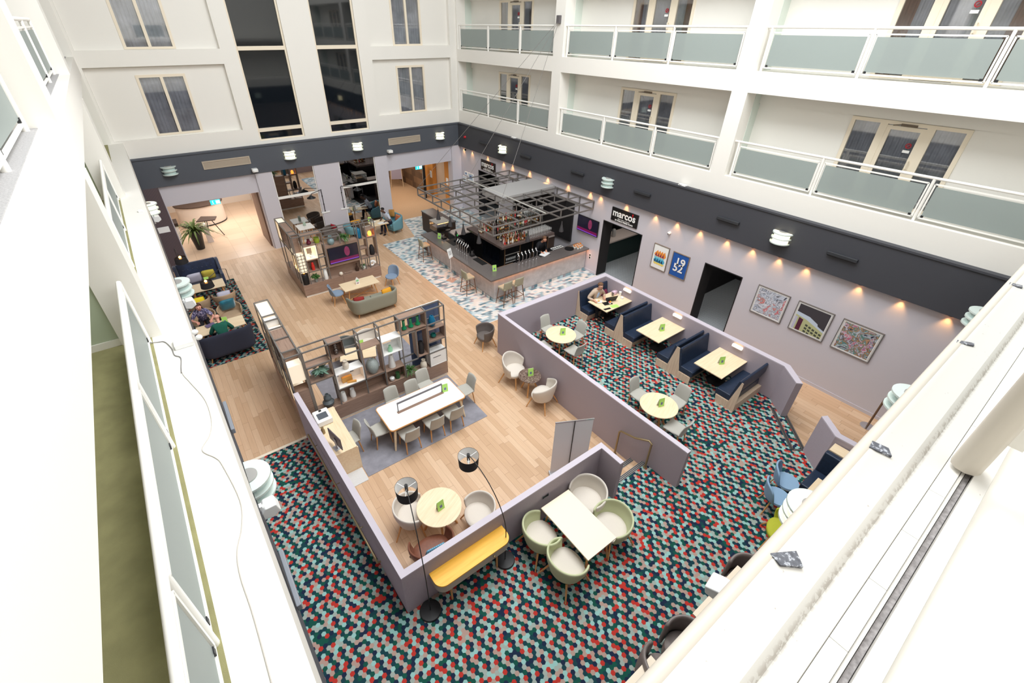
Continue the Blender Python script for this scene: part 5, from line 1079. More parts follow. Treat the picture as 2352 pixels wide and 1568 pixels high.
# man's corner
rect_table('oak_table', 'small oak table with papers in front of the man in the pale shirt', (8.02, 21.15, 0), .85, .75, .70, oak, 'legs')
sofa_shell('tub_sofa', 'teal tub sofa under the man in the pale shirt', (8.92, 21.35, 0), PI/2+.15, 1.0, .72, .86, .64, tealfab, seats=1)
cushion('rust striped cushion beside the man in the pale shirt', (9.10, 21.12, .70), (.25, 0, PI/2+.2), stripes('rust_striped_cloth', (166, 62, 46), (206, 140, 90), 2, .06, .85), (.4, .14, .38)); cushion('tan cushion behind the man in the pale shirt', (9.05, 21.72, .80), (.2, .2, PI/2+.4), mat('tan_cloth', (176, 128, 66), .85), (.42, .14, .4))
dup(m0, (7.72, 21.45, .70), -.4, 'lime menu card on the table of the man in the pale shirt')
tag(MB().box(-.15, .15, -.1, .1, 0, .006).box(-.02, .3, -.2, .02, .006, .010).ob('papers', card, loc=(8.1, 21.0, .70), rz=.3), 'loose white papers on the table of the man in the pale shirt', 'papers'); tag(MB().lathe([(.09, 0), (.12, .02), (.115, .02), (.02, .012)], 20).ob('plate', cup, loc=(7.85, 21.3, .70), smooth=.8), 'white plate on the table of the man in the pale shirt', 'plate')
tag(MB().prism(rr(.5, .35, .1), 0, .02).ob('yellow_tray', must, loc=(7.15, 21.9, .70)), 'mustard tray on the round stool by the right mirror', 'tray'); tag(MB().lathe([(.28, 0), (.3, .3), (.28, .6), (.3, .7)], 24).ob('barrel_stool', mat('dark_brown_laminate', (74, 58, 50)), smooth=.7, loc=(7.15, 21.9, 0)), 'dark barrel stool under the mustard tray', 'stool')
# ============================================================ NEAR FURNITURE UNDER THE LEDGE
sb = thing('side_table', 'pale oblong table at the bottom edge beside the taupe chairs', 'table', (5.35, .48, ZC)); MB().box(-.67, .67, -.42, .43, .71, .74).ob('tabletop', mat('white_oak_laminate', (244, 228, 204)), sb)
for x in (-.6, .6):
    for y in (-.36, .36): MB().cyl((x*.95, y, .71), (x, y, 0), .024, .016, 8).ob('leg', oakleg, sb, smooth=SM)
sb2 = dup(sb, (2.98, .50, ZC), 0, 'pale oblong table in the bottom corner of the view')
gl_ = mat('grey_leatherette', (126, 116, 112), .4, var=.06, vs=20)
def cube_chair(label, loc, rz):
    t = thing('club_chair', label, 'armchair', loc, rz)
    MB().grid(lambda u, v: (.33*math.cos(-PI/2+(2*u-1)*1.9), .31*math.sin(-PI/2+(2*u-1)*1.9), .1+(.62+.16*math.cos((2*u-1)*1.2))*v), 20, 4).ob('shell', gl_, t, smooth=3, solid=.07, sub=1)
    MB().lathe([(.27, .12), (.28, .42), (.25, .45), (.05, .46)], 24).ob('seat_cushion', gl_, t, smooth=.8)
    legs4(t, [(.2, .2, .12), (-.2, .2, .12), (.2, -.2, .12), (-.2, -.2, .12)], [(.2, .2, 0), (-.2, .2, 0), (.2, -.2, 0), (-.2, -.2, 0)], .02, .018, black); return t
k0 = cube_chair('taupe leather club chair left of the pale table at the bottom edge', (4.27, .72, ZC), PI/2); dup(k0, (3.72, .72, ZC), -PI/2-.05, 'taupe leather club chair beside the corner table at the bottom edge'); dup(k0, (6.05, .70, ZC), PI/2, 'taupe leather club chair right of the pale table at the bottom edge')
tag(MB().exx([(-.17, 0), (.13, 0), (.16, .12), (.02, .18), (-.17, .17)], -.12, .12).ob('floodlight', mat('white_housing', (238, 238, 236), .35), bevel=.02, loc=(3.62, .56, 3.62), rz=.15), 'white floodlight housing on the near wall above the pale table', 'light')
tub_chair('tub_chair', 'lime yellow tub chair half hidden under the near ledge', (7.62, .78, ZC), .4, mat('lime_yellow_fabric', (176, 178, 52), .85, var=.06, vs=150), rx=.34, ry=.33)
z0_ = shell_chair('grey blue shell chair at the near right, left one of the pair', (8.33, 1.25, ZC), 3.75, mat('denim_blue_fabric', (140, 170, 198), .85, var=.06, vs=150)); dup(z0_, (8.88, 1.33, ZC), 3.5, 'grey blue shell chair at the near right, right one of the pair')
t = rect_table('oak_table', 'small oak table below the near ledge beside the blue shell chairs', (8.82, .58, ZC), .74, .70, .74, oak, 'legs')
# ============================================================ ARC LAMPS, BANNER, DESK THINGS
def arc_lamp(label, bx, by, sx, sy, zt, zs, kink):
    t = thing('arc_floor_lamp', label, 'lamp', (bx, by, ZC)); dx, dy = sx-bx, sy-by; zs -= ZC; zt -= ZC; z0 = zs*.5
    MB().lathe([(.19, 0), (.19, .035), (.18, .045), (.02, .05)], 36).ob('base', black, t, smooth=.6)
    pts = [(0, 0, .04), (0, 0, z0*.5), (0, 0, z0)]
    for i in range(1, 19):
        a = PI/2*i/18; f = 1-math.cos(a); pts.append((dx*f, dy*f, z0+(zt-z0)*math.sin(a)))
    MB().tube(pts, .009, 8).ob('arm', black, t, smooth=SM)
    s = MB().lathe([(.185, 0), (.2, .25), (.197, .25), (.182, 0)], 36, cap=False).ob('lamp_shade', shade, t, smooth=.8, loc=(dx, dy, zt-.28))
    MB().lathe([(.180, .002), (.195, .248)], 36, cap=False).ob('lining', card, s, smooth=.8)
    b = MB()
    for q in range(3): b.bar((0, 0, .2), (.19*math.cos(q*2.09), .19*math.sin(q*2.09), .235), .008)
    b.ob('spider', card, s); MB().cyl((0, 0, .14), (0, 0, .29), .03, n=12).ob('bulb_holder', black, s, smooth=SM); MB().sph((0, 0, .09), (.035, .035, .06)).ob('bulb', potw, s, smooth=SM); return t
arc_lamp('black arc floor lamp at the right end of the yellow console', 2.98, 3.70, 2.93, 4.84, 2.36, 2.2, 0); arc_lamp('black arc floor lamp at the left end of the yellow console', 1.36, 3.74, 1.68, 4.90, 2.36, 2.2, 0)
t = thing('banner_stand', 'white roll up banner seen from behind near the handrail', 'banner', (5.63, 4.70, 0), -.47); MB().add([(-.44, 0, .08), (.44, 0, .08), (.44, .0, 1.75), (-.44, .0, 1.75)], [(0, 1, 2, 3)]).ob('banner', mat('banner_back', (236, 236, 240), .5), t, solid=.004)
MB().box(-.46, .46, -.07, .07, 0, .08).ob('base', mat('silver_cassette', (190, 190, 194), .4, metal=.3), t, bevel=.01); MB().box(-.45, .45, -.012, .012, 1.745, 1.77).ob('top_rail', chrome, t); MB().cyl((0, -.025, .08), (0, -.02, 1.76), .010).ob('pole', black, t, smooth=SM)
t = thing('computer', 'slim grey desktop computer on the oak desk, screen towards the chair', 'computer', (1.27, 7.98, .74), 1.77); MB().box(-.27, .27, 0, .025, .12, .47).ob('screen', mat('space_grey_aluminium', (110, 102, 108), .35, metal=.4), t, bevel=.008); MB().add([(-.05, .02, 0), (.05, .02, 0), (.05, .04, .3), (-.05, .04, .3)], [(0, 1, 2, 3)]).ob('stand', MC['silver_cassette'], t, solid=.012); MB().box(-.09, .09, -.08, .1, 0, .01).ob('foot', MC['silver_cassette'], t); MB().cyl((0, .024, .33), (0, .028, .33), .018).ob('emblem', black, t, smooth=SM); MB().box(-.255, .255, -.002, 0, .16, .455).ob('display', mat('dark_display', (16, 16, 20), .1), t)
t = thing('printer', 'white printer with a grey screen at the far end of the oak desk', 'printer', (1.28, 9.06, .74)); MB().box(-.19, .19, -.23, .24, 0, .17).ob('body', potw, t, bevel=.03, seg=3); MB().box(-.12, .12, -.14, .08, .17, .178).ob('screen', mat('grey_display', (92, 98, 106), .2), t); MB().box(-.03, .03, .14, .19, .17, .19).ob('latch', black, t)
tag(MB().lathe([(.05, 0), (.05, .1), (.03, .14), (.035, .19)], 16).ob('brass_lamp', brassy, smooth=.8, loc=(1.14, 8.62, .74)), 'little brass pot between the printer and the computer', 'ornament')
t = thing('wall_socket', 'double socket on the near partition above the oblong table', 'socket', (4.15, 3.935, 1.12)); MB().box(-.08, .08, -.012, 0, 0, .09).ob('plate', chrome, t); MB().box(-.06, .06, -.016, -.012, .02, .07).ob('insert', blackp, t)
# ============================================================ WALL FITTINGS
litg = mat('lit_opal_glass', (255, 250, 225), .4, emit=2.4, ec=(255, 238, 186)); unlit = mat('unlit_green_glass', (196, 216, 212), .15, spec=.7)
edgeg = mat('pale_glass_disc', (214, 226, 220), .2)
def sconce(label, loc, rz, on):
    t = thing('wall_sconce', label, 'wall lamp', loc, rz)    # back against the wall at local y=0, projecting to -y
    half = lambda r, d=0: [(r*math.cos(PI+PI*i/16), r*math.sin(PI+PI*i/16)-d) for i in range(17)]
    for z in (-.15, -.01, .13): MB().prism(half(.27), z, z+.03).ob('disc', edgeg, t); 
    MB().prism(half(.21), -.12, -.01).prism(half(.21), .02, .13).ob('diffuser', litg if on else unlit, t)
    MB().prism(half(.12), -.16, .18).ob('core', mat('satin_grey_metal', (176, 174, 170), .4, metal=.3), t)
    if on: MB().prism([(.24*math.cos(PI+PI*i/16), .24*math.sin(PI+PI*i/16)) for i in range(17)]+[(.12*math.cos(2*PI-PI*i/16), .12*math.sin(2*PI-PI*i/16)) for i in range(17)], .16, .165).ob('glow_ring', litg, t)
    return t
for x, on, l in ((.24, 0, 'unlit leftmost one on the far band'), (4.86, 1, 'lit one on the far band above the left mirror'), (8.01, 1, 'lit one on the far band above the right mirror'), (12.57, 1, 'lit one on the far band near the corner')): sconce('three tier half round wall lamp, ' + l, (x, YB-.14, 4.13), 0, on)
for y, on, l in ((18.28, 1, 'lit one on the right band above the bar'), (11.54, 0, 'unlit one on the right band near the large sign'), (4.98, 1, 'lit one on the right band above the second doorway')): sconce('three tier half round wall lamp, ' + l, (XW-.16, y, 4.05), -PI/2, on)
for y, on, l in ((17.7, 1, 'lit farthest one on the left band'), (11.2, 0, 'unlit one on the left band above the lounge'), (4.78, 0, 'unlit one on the left band above the ramp')): sconce('three tier half round wall lamp, ' + l, (xl(y)-.01, y, 4.1), PI/2, on)
for x, on, l in ((5.0, 1, 'lit one below the near ledge'), (8.4, 0, 'unlit one below the near ledge, middle of three'), (12.6, 0, 'unlit one at the right end of the near band')): sconce('three tier half round wall lamp, ' + l, (x, .40, 4.1), PI, on)
grille = stripes('beige_louvre', (150, 138, 122), (186, 172, 154), 2, .05, .6, .5)
for x0, x1, l in ((1.42, 3.22, 'left'), (9.63, 11.40, 'right')):
    t = thing('air_vent', 'long beige louvred air vent on the %s part of the far band' % l, 'vent', ((x0+x1)/2, YB-.14, 4.15)); h = (x1-x0)/2
    MB().box(-h, h, -.03, 0, .12, .16).box(-h, h, -.03, 0, -.16, -.12).box(-h, -h+.04, -.03, 0, -.12, .12).box(h-.04, h, -.03, 0, -.12, .12).ob('frame', mat('beige_metal', (186, 172, 154), .5), t); MB().box(-h+.04, h-.04, -.015, 0, -.12, .12).ob('grille', grille, t)
for q, (y, l) in enumerate(((19.93, 'farthest, in the corner'), (16.53, 'second from the far corner'), (13.18, 'third from the far corner'), (9.9, 'fourth from the far corner'), (6.6, 'fifth from the far corner'), (3.4, 'nearest the camera'))):
    t = thing('heater_bar', 'slim black bar fitting on the right charcoal band, ' + l, 'bar fitting', (XW-.16, y, 4.04)); MB().box(-.09, 0, -.36, .36, -.02, .07).ob('body', mat('anthracite_metal', (52, 54, 58), .4), t, bevel=.01); MB().box(-.08, -.01, -.34, .34, -.035, -.02).ob('underside', blackp, t)
for y, l in ((6.3, 'above the wood floor strip'), (3.3, 'above the carpet')):
    t = thing('heater_bar', 'slim grey bar fitting on the left slate band ' + l, 'bar fitting', (xl(y), y, 4.04)); MB().box(0, .05, -.36, .36, -.02, .07).ob('body', mat('slate_metal', (138, 142, 150), .4), t, bevel=.01)
def camera_box(label, loc, rz):
    t = thing('security_camera', label, 'camera', loc, rz); MB().box(-.12, .12, -.26, 0, 0, .14).ob('housing', potw, t, bevel=.03); MB().box(-.08, .08, -.3, -.26, .02, .1).ob('lens_hood', potw, t, bevel=.01); return t
cb = camera_box('white box speaker on the far band beside the reception opening', (3.27, YB-.14, 3.66), 0); dup(cb, (9.60, YB-.14, 3.66), 0, 'white box speaker on the far band beside the corridor opening')
for y, z, l in ((17.0, 3.95, 'farthest, below the lit left wall lamp'), (9.9, 4.3, 'above the left lounge'), (4.15, 4.25, 'below the unlit left wall lamp by the ramp')):
    t = thing('floodlight', 'white angled floodlight on the left band, ' + l, 'light', (xl(y), y, z), PI/2); MB().exx([(0, -.05), (-.1, -.08), (-.2, -.02), (-.17, .11), (-.05, .11), (0, .05)], -.085, .085).ob('housing', MC['white_housing'], t, bevel=.015); MB().box(-.03, .03, -.03, 0, -.12, .12).ob('bracket', potw, t)
t = thing('security_camera', 'small white dome camera on the right wall above the colourful poster', 'camera', (XW, 8.58, 2.96)); MB().sph((-.06, 0, 0), .055).ob('dome', potw, t, smooth=SM); MB().sph((-.105, 0, -.015), .022).ob('lens', blackp, t, smooth=SM); MB().cyl((-.04, 0, 0), (0, 0, 0), .05).ob('mount', potw, t, smooth=SM)
tag(MB().cyl((XW-.16, 21.7, 4.06), (XW-.24, 21.7, 4.06), .07, .05).ob('alarm_sounder', mat('alarm_red', (196, 36, 48), .4), smooth=SM), 'red fire alarm sounder on the right band in the far corner', 'alarm')
t = thing('security_camera', 'tiny dark camera under the band in the far right corner', 'camera', (XW, 21.9, 3.36)); MB().sph((-.06, 0, 0), .05).ob('dome', blackp, t, smooth=SM); MB().cyl((-.03, 0, 0), (0, 0, 0), .05).ob('mount', potw, t, smooth=SM)
# downlights under the right band
dl = thing('downlight', 'small amber downlight washing the right wall under the charcoal band', 'downlight', (XW-.085, 22.11, 3.49), 0, 'amber downlights under the right band')
MB().lathe([(.05, -.02), (.05, 0)], 16).ob('ring', black, dl, smooth=SM); MB().cyl((0, 0, -.022), (0, 0, -.02), .035).ob('lamp', mat('amber_lamp', (255, 190, 110), .4, emit=8, ec=(255, 150, 50)), dl)
sl = bpy.data.lights.new('downlight_beam', 'SPOT'); sl.energy = 15; sl.color = (1, .5, .16); sl.spot_size = math.radians(75); sl.spot_blend = .9; sl.shadow_soft_size = .03
def beam(y):
    so = bpy.data.objects.new('downlight_beam', sl); COL.objects.link(so); so.location = (XW-.085, y, 3.455); so.rotation_euler = (0, math.radians(-8), 0)
beam(22.11)
for y in (21.27, 19.82, 18.44, 17.72, 16.4, 15.13, 13.81, 12.5, 11.93, 10.61, 9.26, 8.36, 7.46, 6.5, 5.66, 4.86, 4.09, 2.78, 1.85, .92): dup(dl, (XW-.085, y, 3.49)); beam(y)
# signs, posters and pictures on the right wall: local x runs to the viewer's right, z up, -y towards the room
def text(s, size, m, parent, x, z, y=-.012, bold=0, ext=.002, rz=0, xs=1, font_space=1.0):
    c = bpy.data.curves.new('lettering', 'FONT'); c.body = s; c.size = size; c.align_x = 'CENTER'; c.align_y = 'CENTER'; c.extrude = ext; c.offset = bold; c.space_character = font_space
    c.materials.append(m); o = bpy.data.objects.new('lettering', c); COL.objects.link(o); o.parent = parent; o.location = (x, y, z); o.rotation_euler = (PI/2, 0, 0); o.rotation_euler.rotate_axis('Z', rz); o.scale = (xs, 1, 1)
    me = bpy.data.meshes.new_from_object(o); n = bpy.data.objects.new('lettering', me); COL.objects.link(n); n.parent = parent; n.matrix_local = Matrix.LocRotScale(o.location, o.rotation_euler, o.scale); bpy.data.objects.remove(o); return n
redl = mat('sign_red', (206, 36, 40), .5); signb = mat('sign_black', (24, 22, 24), .4)
for y, l in ((10.62, 'large black sign with white lettering above the near doorway'), (19.77, 'black sign with white lettering above the far corner doorway')):
    t = thing('shop_sign', l, 'sign', (XW-.04, y, 2.91), -PI/2); MB().box(-.64, .64, 0, .04, -.26, .26).ob('board', signb, t)
    text("marco", .38, card, t, -.09, .06, bold=.009, xs=.98); text("s", .38, card, t, .47, .06, bold=.009, xs=.95); MB().cyl((.385, -.012, .2), (.385, 0, .2), .032).bar((.395, -.006, .18), (.375, -.006, .11), .012, .026).ob('red_apostrophe', redl, t)
    text("NEW YORK ITALIAN", .05, card, t, .0, -.135, bold=.001, font_space=1.3); text("BY MARCO PIERRE WHITE", .075, card, t, .02, -.205, bold=.0025)
def framed(label, y, z, w, h, fm, ground, fw=.025, name='framed_poster', cat='poster'):
    t = thing(name, label, cat, (XW-.03, y, z), -PI/2)
    MB().box(-w/2, w/2, -.01, .03, h/2-fw, h/2).box(-w/2, w/2, -.01, .03, -h/2, -h/2+fw).box(-w/2, -w/2+fw, -.01, .03, -h/2+fw, h/2-fw).box(w/2-fw, w/2, -.01, .03, -h/2+fw, h/2-fw).ob('frame', fm, t)
    MB().box(-w/2+fw, w/2-fw, .0, .028, -h/2+fw, h/2-fw).ob('print', ground, t); return t
fm = mat('taupe_frame', (128, 116, 106), .4); fw_ = mat('silver_frame', (206, 202, 200), .4); fg_ = mat('dark_outer_frame', (110, 106, 104), .5)
p = framed('white poster with rows of bright overlapping drop and circle shapes', 8.74, 1.95, .66, .95, fm, card)
pc = {}
def pm(n, c): return mat(n, c, .6)
L4 = [(-.165, 'o'), (-.055, 'o'), (.055, 'o'), (.165, 'o')]
def flat(parent, poly, m, y=-.002, nm='shape'): return MB().add([(a, y, b) for a, b in poly], [tuple(range(len(poly)))]).ob(nm, m, parent, fix=False)
cir = lambda x, z, r, a0=0, a1=2*PI, n=18: [(x+r*math.cos(a0+(a1-a0)*i/n), z+r*math.sin(a0+(a1-a0)*i/n)) for i in range(n+1)]
for i in range(4):
    x = -.15+.1*i; y = -.001-.0008*i
    flat(p, cir(x, .10, .10, PI*1.0, PI*2)+[(x+.03, .26)], pm('print_orange', (238, 150, 60)), y); flat(p, [(x-.07, .02), (x-.01, .17), (x+.02, .02)], pm('print_plum', (128, 44, 90)), y-.0004); flat(p, cir(x-.02, .0, .07, PI, 2*PI), pm('print_aqua', (130, 206, 220)), y-.0006)
    flat(p, cir(x, -.14, .085), pm('print_sky', (70, 170, 206)), y-.0008); flat(p, [(x-.08, -.20), (x-.02, -.08), (x+.02, -.21)], pm('print_navy', (22, 60, 92)), y-.001); flat(p, cir(x, -.22, .08, PI, 2*PI), pm('print_yellow', (238, 216, 110)), y-.0011)
p = framed('blue poster with big white block numerals', 7.91, 1.94, .67, .91, fm, pm('poster_blue', (32, 88, 168)))
text('19', .40, pm('poster_navy', (14, 36, 84)), p, .035, .105, -.003, .010, .001); text('19', .40, card, p, .02, .12, -.006, .010, .001); text('52', .40, MC['poster_navy'], p, -.005, -.125, -.003, .010, .001); text('52', .40, card, p, -.02, -.11, -.006, .010, .001)
g1_ = noise_mix('graffiti_grey_print', [(.30, (44, 42, 56)), (.38, (214, 218, 228)), (.455, (170, 178, 194)), (.475, (40, 38, 48)), (.495, (222, 222, 230)), (.56, (190, 194, 206)), (.58, (60, 56, 66)), (.60, (214, 160, 150)), (.66, (200, 84, 110)), (.72, (236, 228, 232))], 4, .4, 7, 1.6)
g3_ = noise_mix('graffiti_colour_print', [(.30, (34, 40, 62)), (.38, (196, 200, 210)), (.44, (44, 120, 118)), (.49, (202, 150, 110)), (.52, (30, 34, 54)), (.57, (206, 208, 220)), (.62, (200, 70, 96)), (.68, (70, 150, 190)), (.74, (232, 214, 120))], 5, .4, 7, 1.4)
def picture(label, y, m):
    t = framed(label, y, 1.945, .96, .95, fg_, card, .02, 'framed_picture', 'picture'); MB().box(-.45, .45, -.006, .0, .43, .455).box(-.45, .45, -.006, 0, -.455, -.43).box(-.45, -.425, -.006, 0, -.43, .43).box(.425, .45, -.006, 0, -.43, .43).ob('inner_frame', fw_, t)
    MB().add([(-.41, -.002, -.41), (.41, -.002, -.41), (.41, -.002, .41), (-.41, -.002, .41)], [(0, 1, 2, 3)]).ob('image', m, t, fix=False); return t
picture('square picture of grey and pink graffiti, left of the three', 4.67, g1_); pb = picture('square picture of a pale curved building against a dark sky, middle of the three', 3.47, pm('picture_dark_sky', (64, 60, 66))); picture('square picture of colourful graffiti, right of the three', 2.29, g3_)
flat(pb, [(-.41, .16), (-.05, .12), (.2, .0), (.22, -.06), (.41, -.14), (.41, -.24), (-.41, .0)], pm('picture_pale_sky', (196, 208, 224)), -.004, 'roof'); flat(pb, [(-.41, .06), (-.1, .0), (.41, -.2), (.41, -.41), (-.41, -.41)], pm('picture_facade', (186, 188, 142)), -.0045, 'facade')
b = MB()
for i in range(5):
    for j in range(3):
        x = -.08+.1*i; z = -.13-.1*j-.03*i
        if z > -.39: b.add([(x, -.006, z), (x+.07, -.006, z-.015), (x+.07, -.006, max(-.41, z-.075)), (x, -.006, max(-.41, z-.06))], [(0, 1, 2, 3)])
b.ob('facade_windows', pm('picture_windows', (70, 76, 66)), pb, fix=False); flat(pb, [(-.30, .0), (-.18, -.03), (-.18, -.41), (-.30, -.41)], pm('picture_maroon', (84, 34, 58)), -.006, 'doors'); flat(pb, [(-.41, -.0), (-.34, .0), (-.34, -.41), (-.41, -.41)], pm('picture_lilac', (190, 190, 210)), -.006, 'column')
for y, z, w, h, l in ((21.93, 2.08, .28, .20, 'top small frame'), (21.46, 1.98, .5, .40, 'larger frame'), (22.1, 1.75, .34, .28, 'lower small frame')):
    t = framed(l + ' of the three pale framed notices in the far right corner', y, z, w, h, card, pm('pale_blue_print', (206, 222, 236)), .03, 'framed_notice', 'notice'); MB().box(-w*.2, w*.2, -.003, 0, -h*.2, h*.2).ob('blue_print', pm('notice_blue', (76, 110, 168)), t)
t = thing('wall_socket', 'small dark socket plate on the right wall at the end of the bar', 'socket', (XW, 12.1, .72)); MB().box(-.012, 0, -.05, .05, -.12, .12).ob('plate', potw, t); MB().box(-.016, -.012, -.035, .035, .02, .1).ob('insert', blackp, t); MB().box(-.016, -.012, -.035, .035, -.1, -.02).ob('insert', blackp, t)
for y, l in ((8.36, 'far'), (6.33, 'middle'), (4.32, 'nearest')):
    t = thing('booth_lamp', 'small white wall lamp above the %s booth table' % l, 'wall lamp', (11.79, y, 1.41)); MB().box(-.07, 0, -.15, .15, -.04, .04).ob('body', mat('glowing_white_lamp', (255, 250, 240), .4, emit=1.0, ec=(255, 240, 220)), t, bevel=.01); MB().box(-.05, -.005, -.12, .12, .04, .045).ob('glow', mat('warm_glow', (255, 220, 170), .4, emit=8, ec=(255, 190, 120)), t)
# mirrors
for x0, x1, l in ((3.93, 5.77, 'left'), (6.99, 8.79, 'right')):
    t = thing('mirror', 'tall %s mirror on the far wall with a white middle bar' % l, 'mirror'); MB().box(x0, x1, YB-.05, YB-.03, .12, 3.54).ob('glass', mirror, t); MB().box(x0, x1, YB-.09, YB-.05, 2.26, 2.36).ob('bar', trimw, t)
    MB().box(x0, x1, YB-.08, YB-.03, 0, .12).box(x0, x0+.03, YB-.07, YB-.04, .12, 2.26).box(x1-.03, x1, YB-.07, YB-.04, .12, 2.26).box(x0, x0+.03, YB-.07, YB-.04, 2.36, 3.54).box(x1-.03, x1, YB-.07, YB-.04, 2.36, 3.54).ob('edge', trimw, t)
    MB().box(x0, x1, YB-.06, YB-.0, .0, .1).ob('foot', trimw, t)
for x, s, l in ((5.90, -1, 'left'), (6.86, 1, 'right')):
    t = thing('swing_arm_lamp', 'black pipe swing lamp beside the %s mirror' % l, 'wall lamp', (x, YB-.1, 0)); MB().tube([(0, -.03, 1.35), (0, -.03, 2.36), (0, -.08, 2.42), (s*.55, -.45, 2.42), (s*.62, -.5, 2.40)], .016, 8).ob('pipe', black, t, smooth=SM)
    for z in (1.36, 1.7, 2.1): MB().sph((0, -.03, z), .03, 8, 6).ob('joint', black, t, smooth=SM)
    MB().lathe([(.2, 0), (.19, .02), (.06, .1), (.04, .14)], 28).ob('lamp_shade', black, t, smooth=.8, loc=(s*.64, -.52, 2.24)); tag(MB().box(-.2, .2, -.03, 0, 0, .06).ob('cable_trunking', card, loc=(x-s*.02+(.05 if s > 0 else -.0)-.0, YB-.1, 1.25)), 'white socket strip on the pier beside the %s mirror' % l, 'socket')
tag(MB().box(-.2, .2, -.012, 0, -.12, .12).ob('wall_notice', card, loc=(-.72, YB-.14, 1.87)), 'white notice with a green edge on the dark slatted panel', 'notice')
# exit signs
exitm = mat('exit_sign_cyan', (40, 190, 200), .4, emit=1.6, ec=(40, 200, 215)); exw = mat('exit_sign_white', (220, 250, 250), .4, emit=1.6)
for x, y, z, l in ((1.50, 23.6, 2.30, 'reception'), (11.78, 23.6, 2.36, 'far corridor')):
    t = thing('exit_sign', 'small lit blue green exit sign hanging in the %s' % l, 'sign', (x, y, z)); MB().box(-.2, .2, -.02, .02, -.1, .1).ob('panel', exitm, t); MB().box(.02, .18, -.026, -.02, -.07, .07).ob('arrow_half', exw, t); MB().sph((-.1, -.02, .05), (.02, .008, .02), 8, 6).bar((-.1, -.024, .03), (-.1, -.024, -.03), .025, .008).bar((-.1, -.024, -.03), (-.13, -.024, -.08), .014, .008).bar((-.1, -.024, -.03), (-.06, -.024, -.07), .014, .008).ob('running_figure', exw, t); MB().cyl((0, 0, .1), (0, 0, 2.85-z), .008).ob('rod', metal, t)
# ============================================================ RECEPTION AND CORRIDOR
plant('palm', 'leafy palm in a tall black planter inside the reception opening', .33, 24.5, .004, [(.17, 0), (.18, .02), (.28, .84), (.29, .88)], black, 'palm', 1.05, mat('palm_leaf', (84, 104, 40), .55, var=.4, vs=9), 90)
t = thing('reception_desk', 'curved pale reception desk at the back of the reception', 'desk', (1.0, 28.4, 0)); MB().prism([(1.1*math.cos(a), .9*math.sin(a)) for a in [PI*.85+PI*1.2*i/20 for i in range(21)]], .06, 1.05).ob('front', mat('pale_desk_panel', (226, 212, 200), .4), t, smooth=.5); MB().prism([(1.12*math.cos(a), .92*math.sin(a)) for a in [PI*.85+PI*1.2*i/20 for i in range(21)]], 0, .06).ob('kick', black, t); MB().prism([(1.16*math.cos(a), .96*math.sin(a)) for a in [PI*.85+PI*1.2*i/20 for i in range(21)]], 1.05, 1.1).ob('top', mat('dark_brown_laminate', (74, 58, 50)), t)
t = thing('easel_table', 'dark tripod table behind the palm', 'table', (1.05, 25.9, 0)); MB().prism([(-.5, -.1), (.3, -.3), (.45, .2), (-.2, .6)], .86, .9).ob('tabletop', MC['dark_brown_laminate'], t)
for a in ((-.2, -.8), (.5, -.2), (-.3, .5)): MB().cyl((a[0]*.3, a[1]*.3, .86), (a[0], a[1], 0), .02).ob('leg', black, t, smooth=SM)
t = thing('counter', 'white low counter with a dark top at the left of the reception', 'counter'); MB().box(-1.6, -.25, 25.8, 26.5, 0, .85).ob('front', card, t); MB().box(-1.6, -.2, 25.75, 26.5, .85, 1.0).ob('worktop', mat('dark_counter_top', (56, 44, 40), .4), t)
t = thing('cloth_stand', 'pale draped cloth stand beside the black planter', 'stand', (.82, 25.15, 0)); MB().exy([(-.1, 0), (.16, 0), (.06, .9), (-.06, .9)], -.1, .25).ob('cloth', mat('pale_cloth', (226, 214, 210), .8), t)
t = thing('corridor_wall_panel', 'patterned brown hexagon panel along the right side of the far corridor', 'panel'); MB().box(13.3, 13.58, 26.2, 31, 0, 2.8).ob('panel', brick_mat('brown_hexagon_wall', (146, 116, 88), (96, 76, 60), (186, 150, 116), .5, .4, .5, .0, .6, (1, 2)), t)
orange = wood('orange_oak_veneer', (198, 132, 60), (216, 150, 76), 2, .8)
for y0, y1, l in ((24.9, 26.15, 'farther'), (22.95, 23.5, 'nearer')):
    t = thing('door_panel', '%s orange oak panel on the right side of the far corridor' % l, 'door'); MB().box(13.36, 13.58, y0, y1, 0, 2.8).ob('leaf', orange, t); MB().box(13.35, 13.36, y0+.15, y0+.4, 1.2, 1.6).ob('notice', card, t)
t = thing('kiosk', 'black information kiosk with a white screen in the far corridor', 'kiosk', (12.95, 25.35, .008), -PI/2-.5); MB().box(-.25, .25, -.05, .1, 0, 1.9).ob('body', blackp, t, bevel=.02); MB().box(-.2, .2, -.056, -.05, .9, 1.75).ob('screen', mat('kiosk_screen', (214, 220, 214), .4, emit=.6), t)
t = thing('a_frame_sign', 'poster board on a pale easel in the far corridor', 'sign', (12.5, 28.4, .008), -.5); MB().add([(-.35, -.1, .5), (.35, -.1, .5), (.35, .12, 1.8), (-.35, .12, 1.8)], [(0, 1, 2, 3)]).ob('poster', pm('mauve_poster', (168, 160, 180)), t, solid=.015); MB().cyl((-.4, -.2, 0), (-.3, .15, 1.9), .018).ob('leg', oak, t); MB().cyl((.4, -.2, 0), (.3, .15, 1.9), .018).ob('leg', oak, t); MB().cyl((0, .6, 0), (0, .15, 1.8), .018).ob('leg', oak, t)
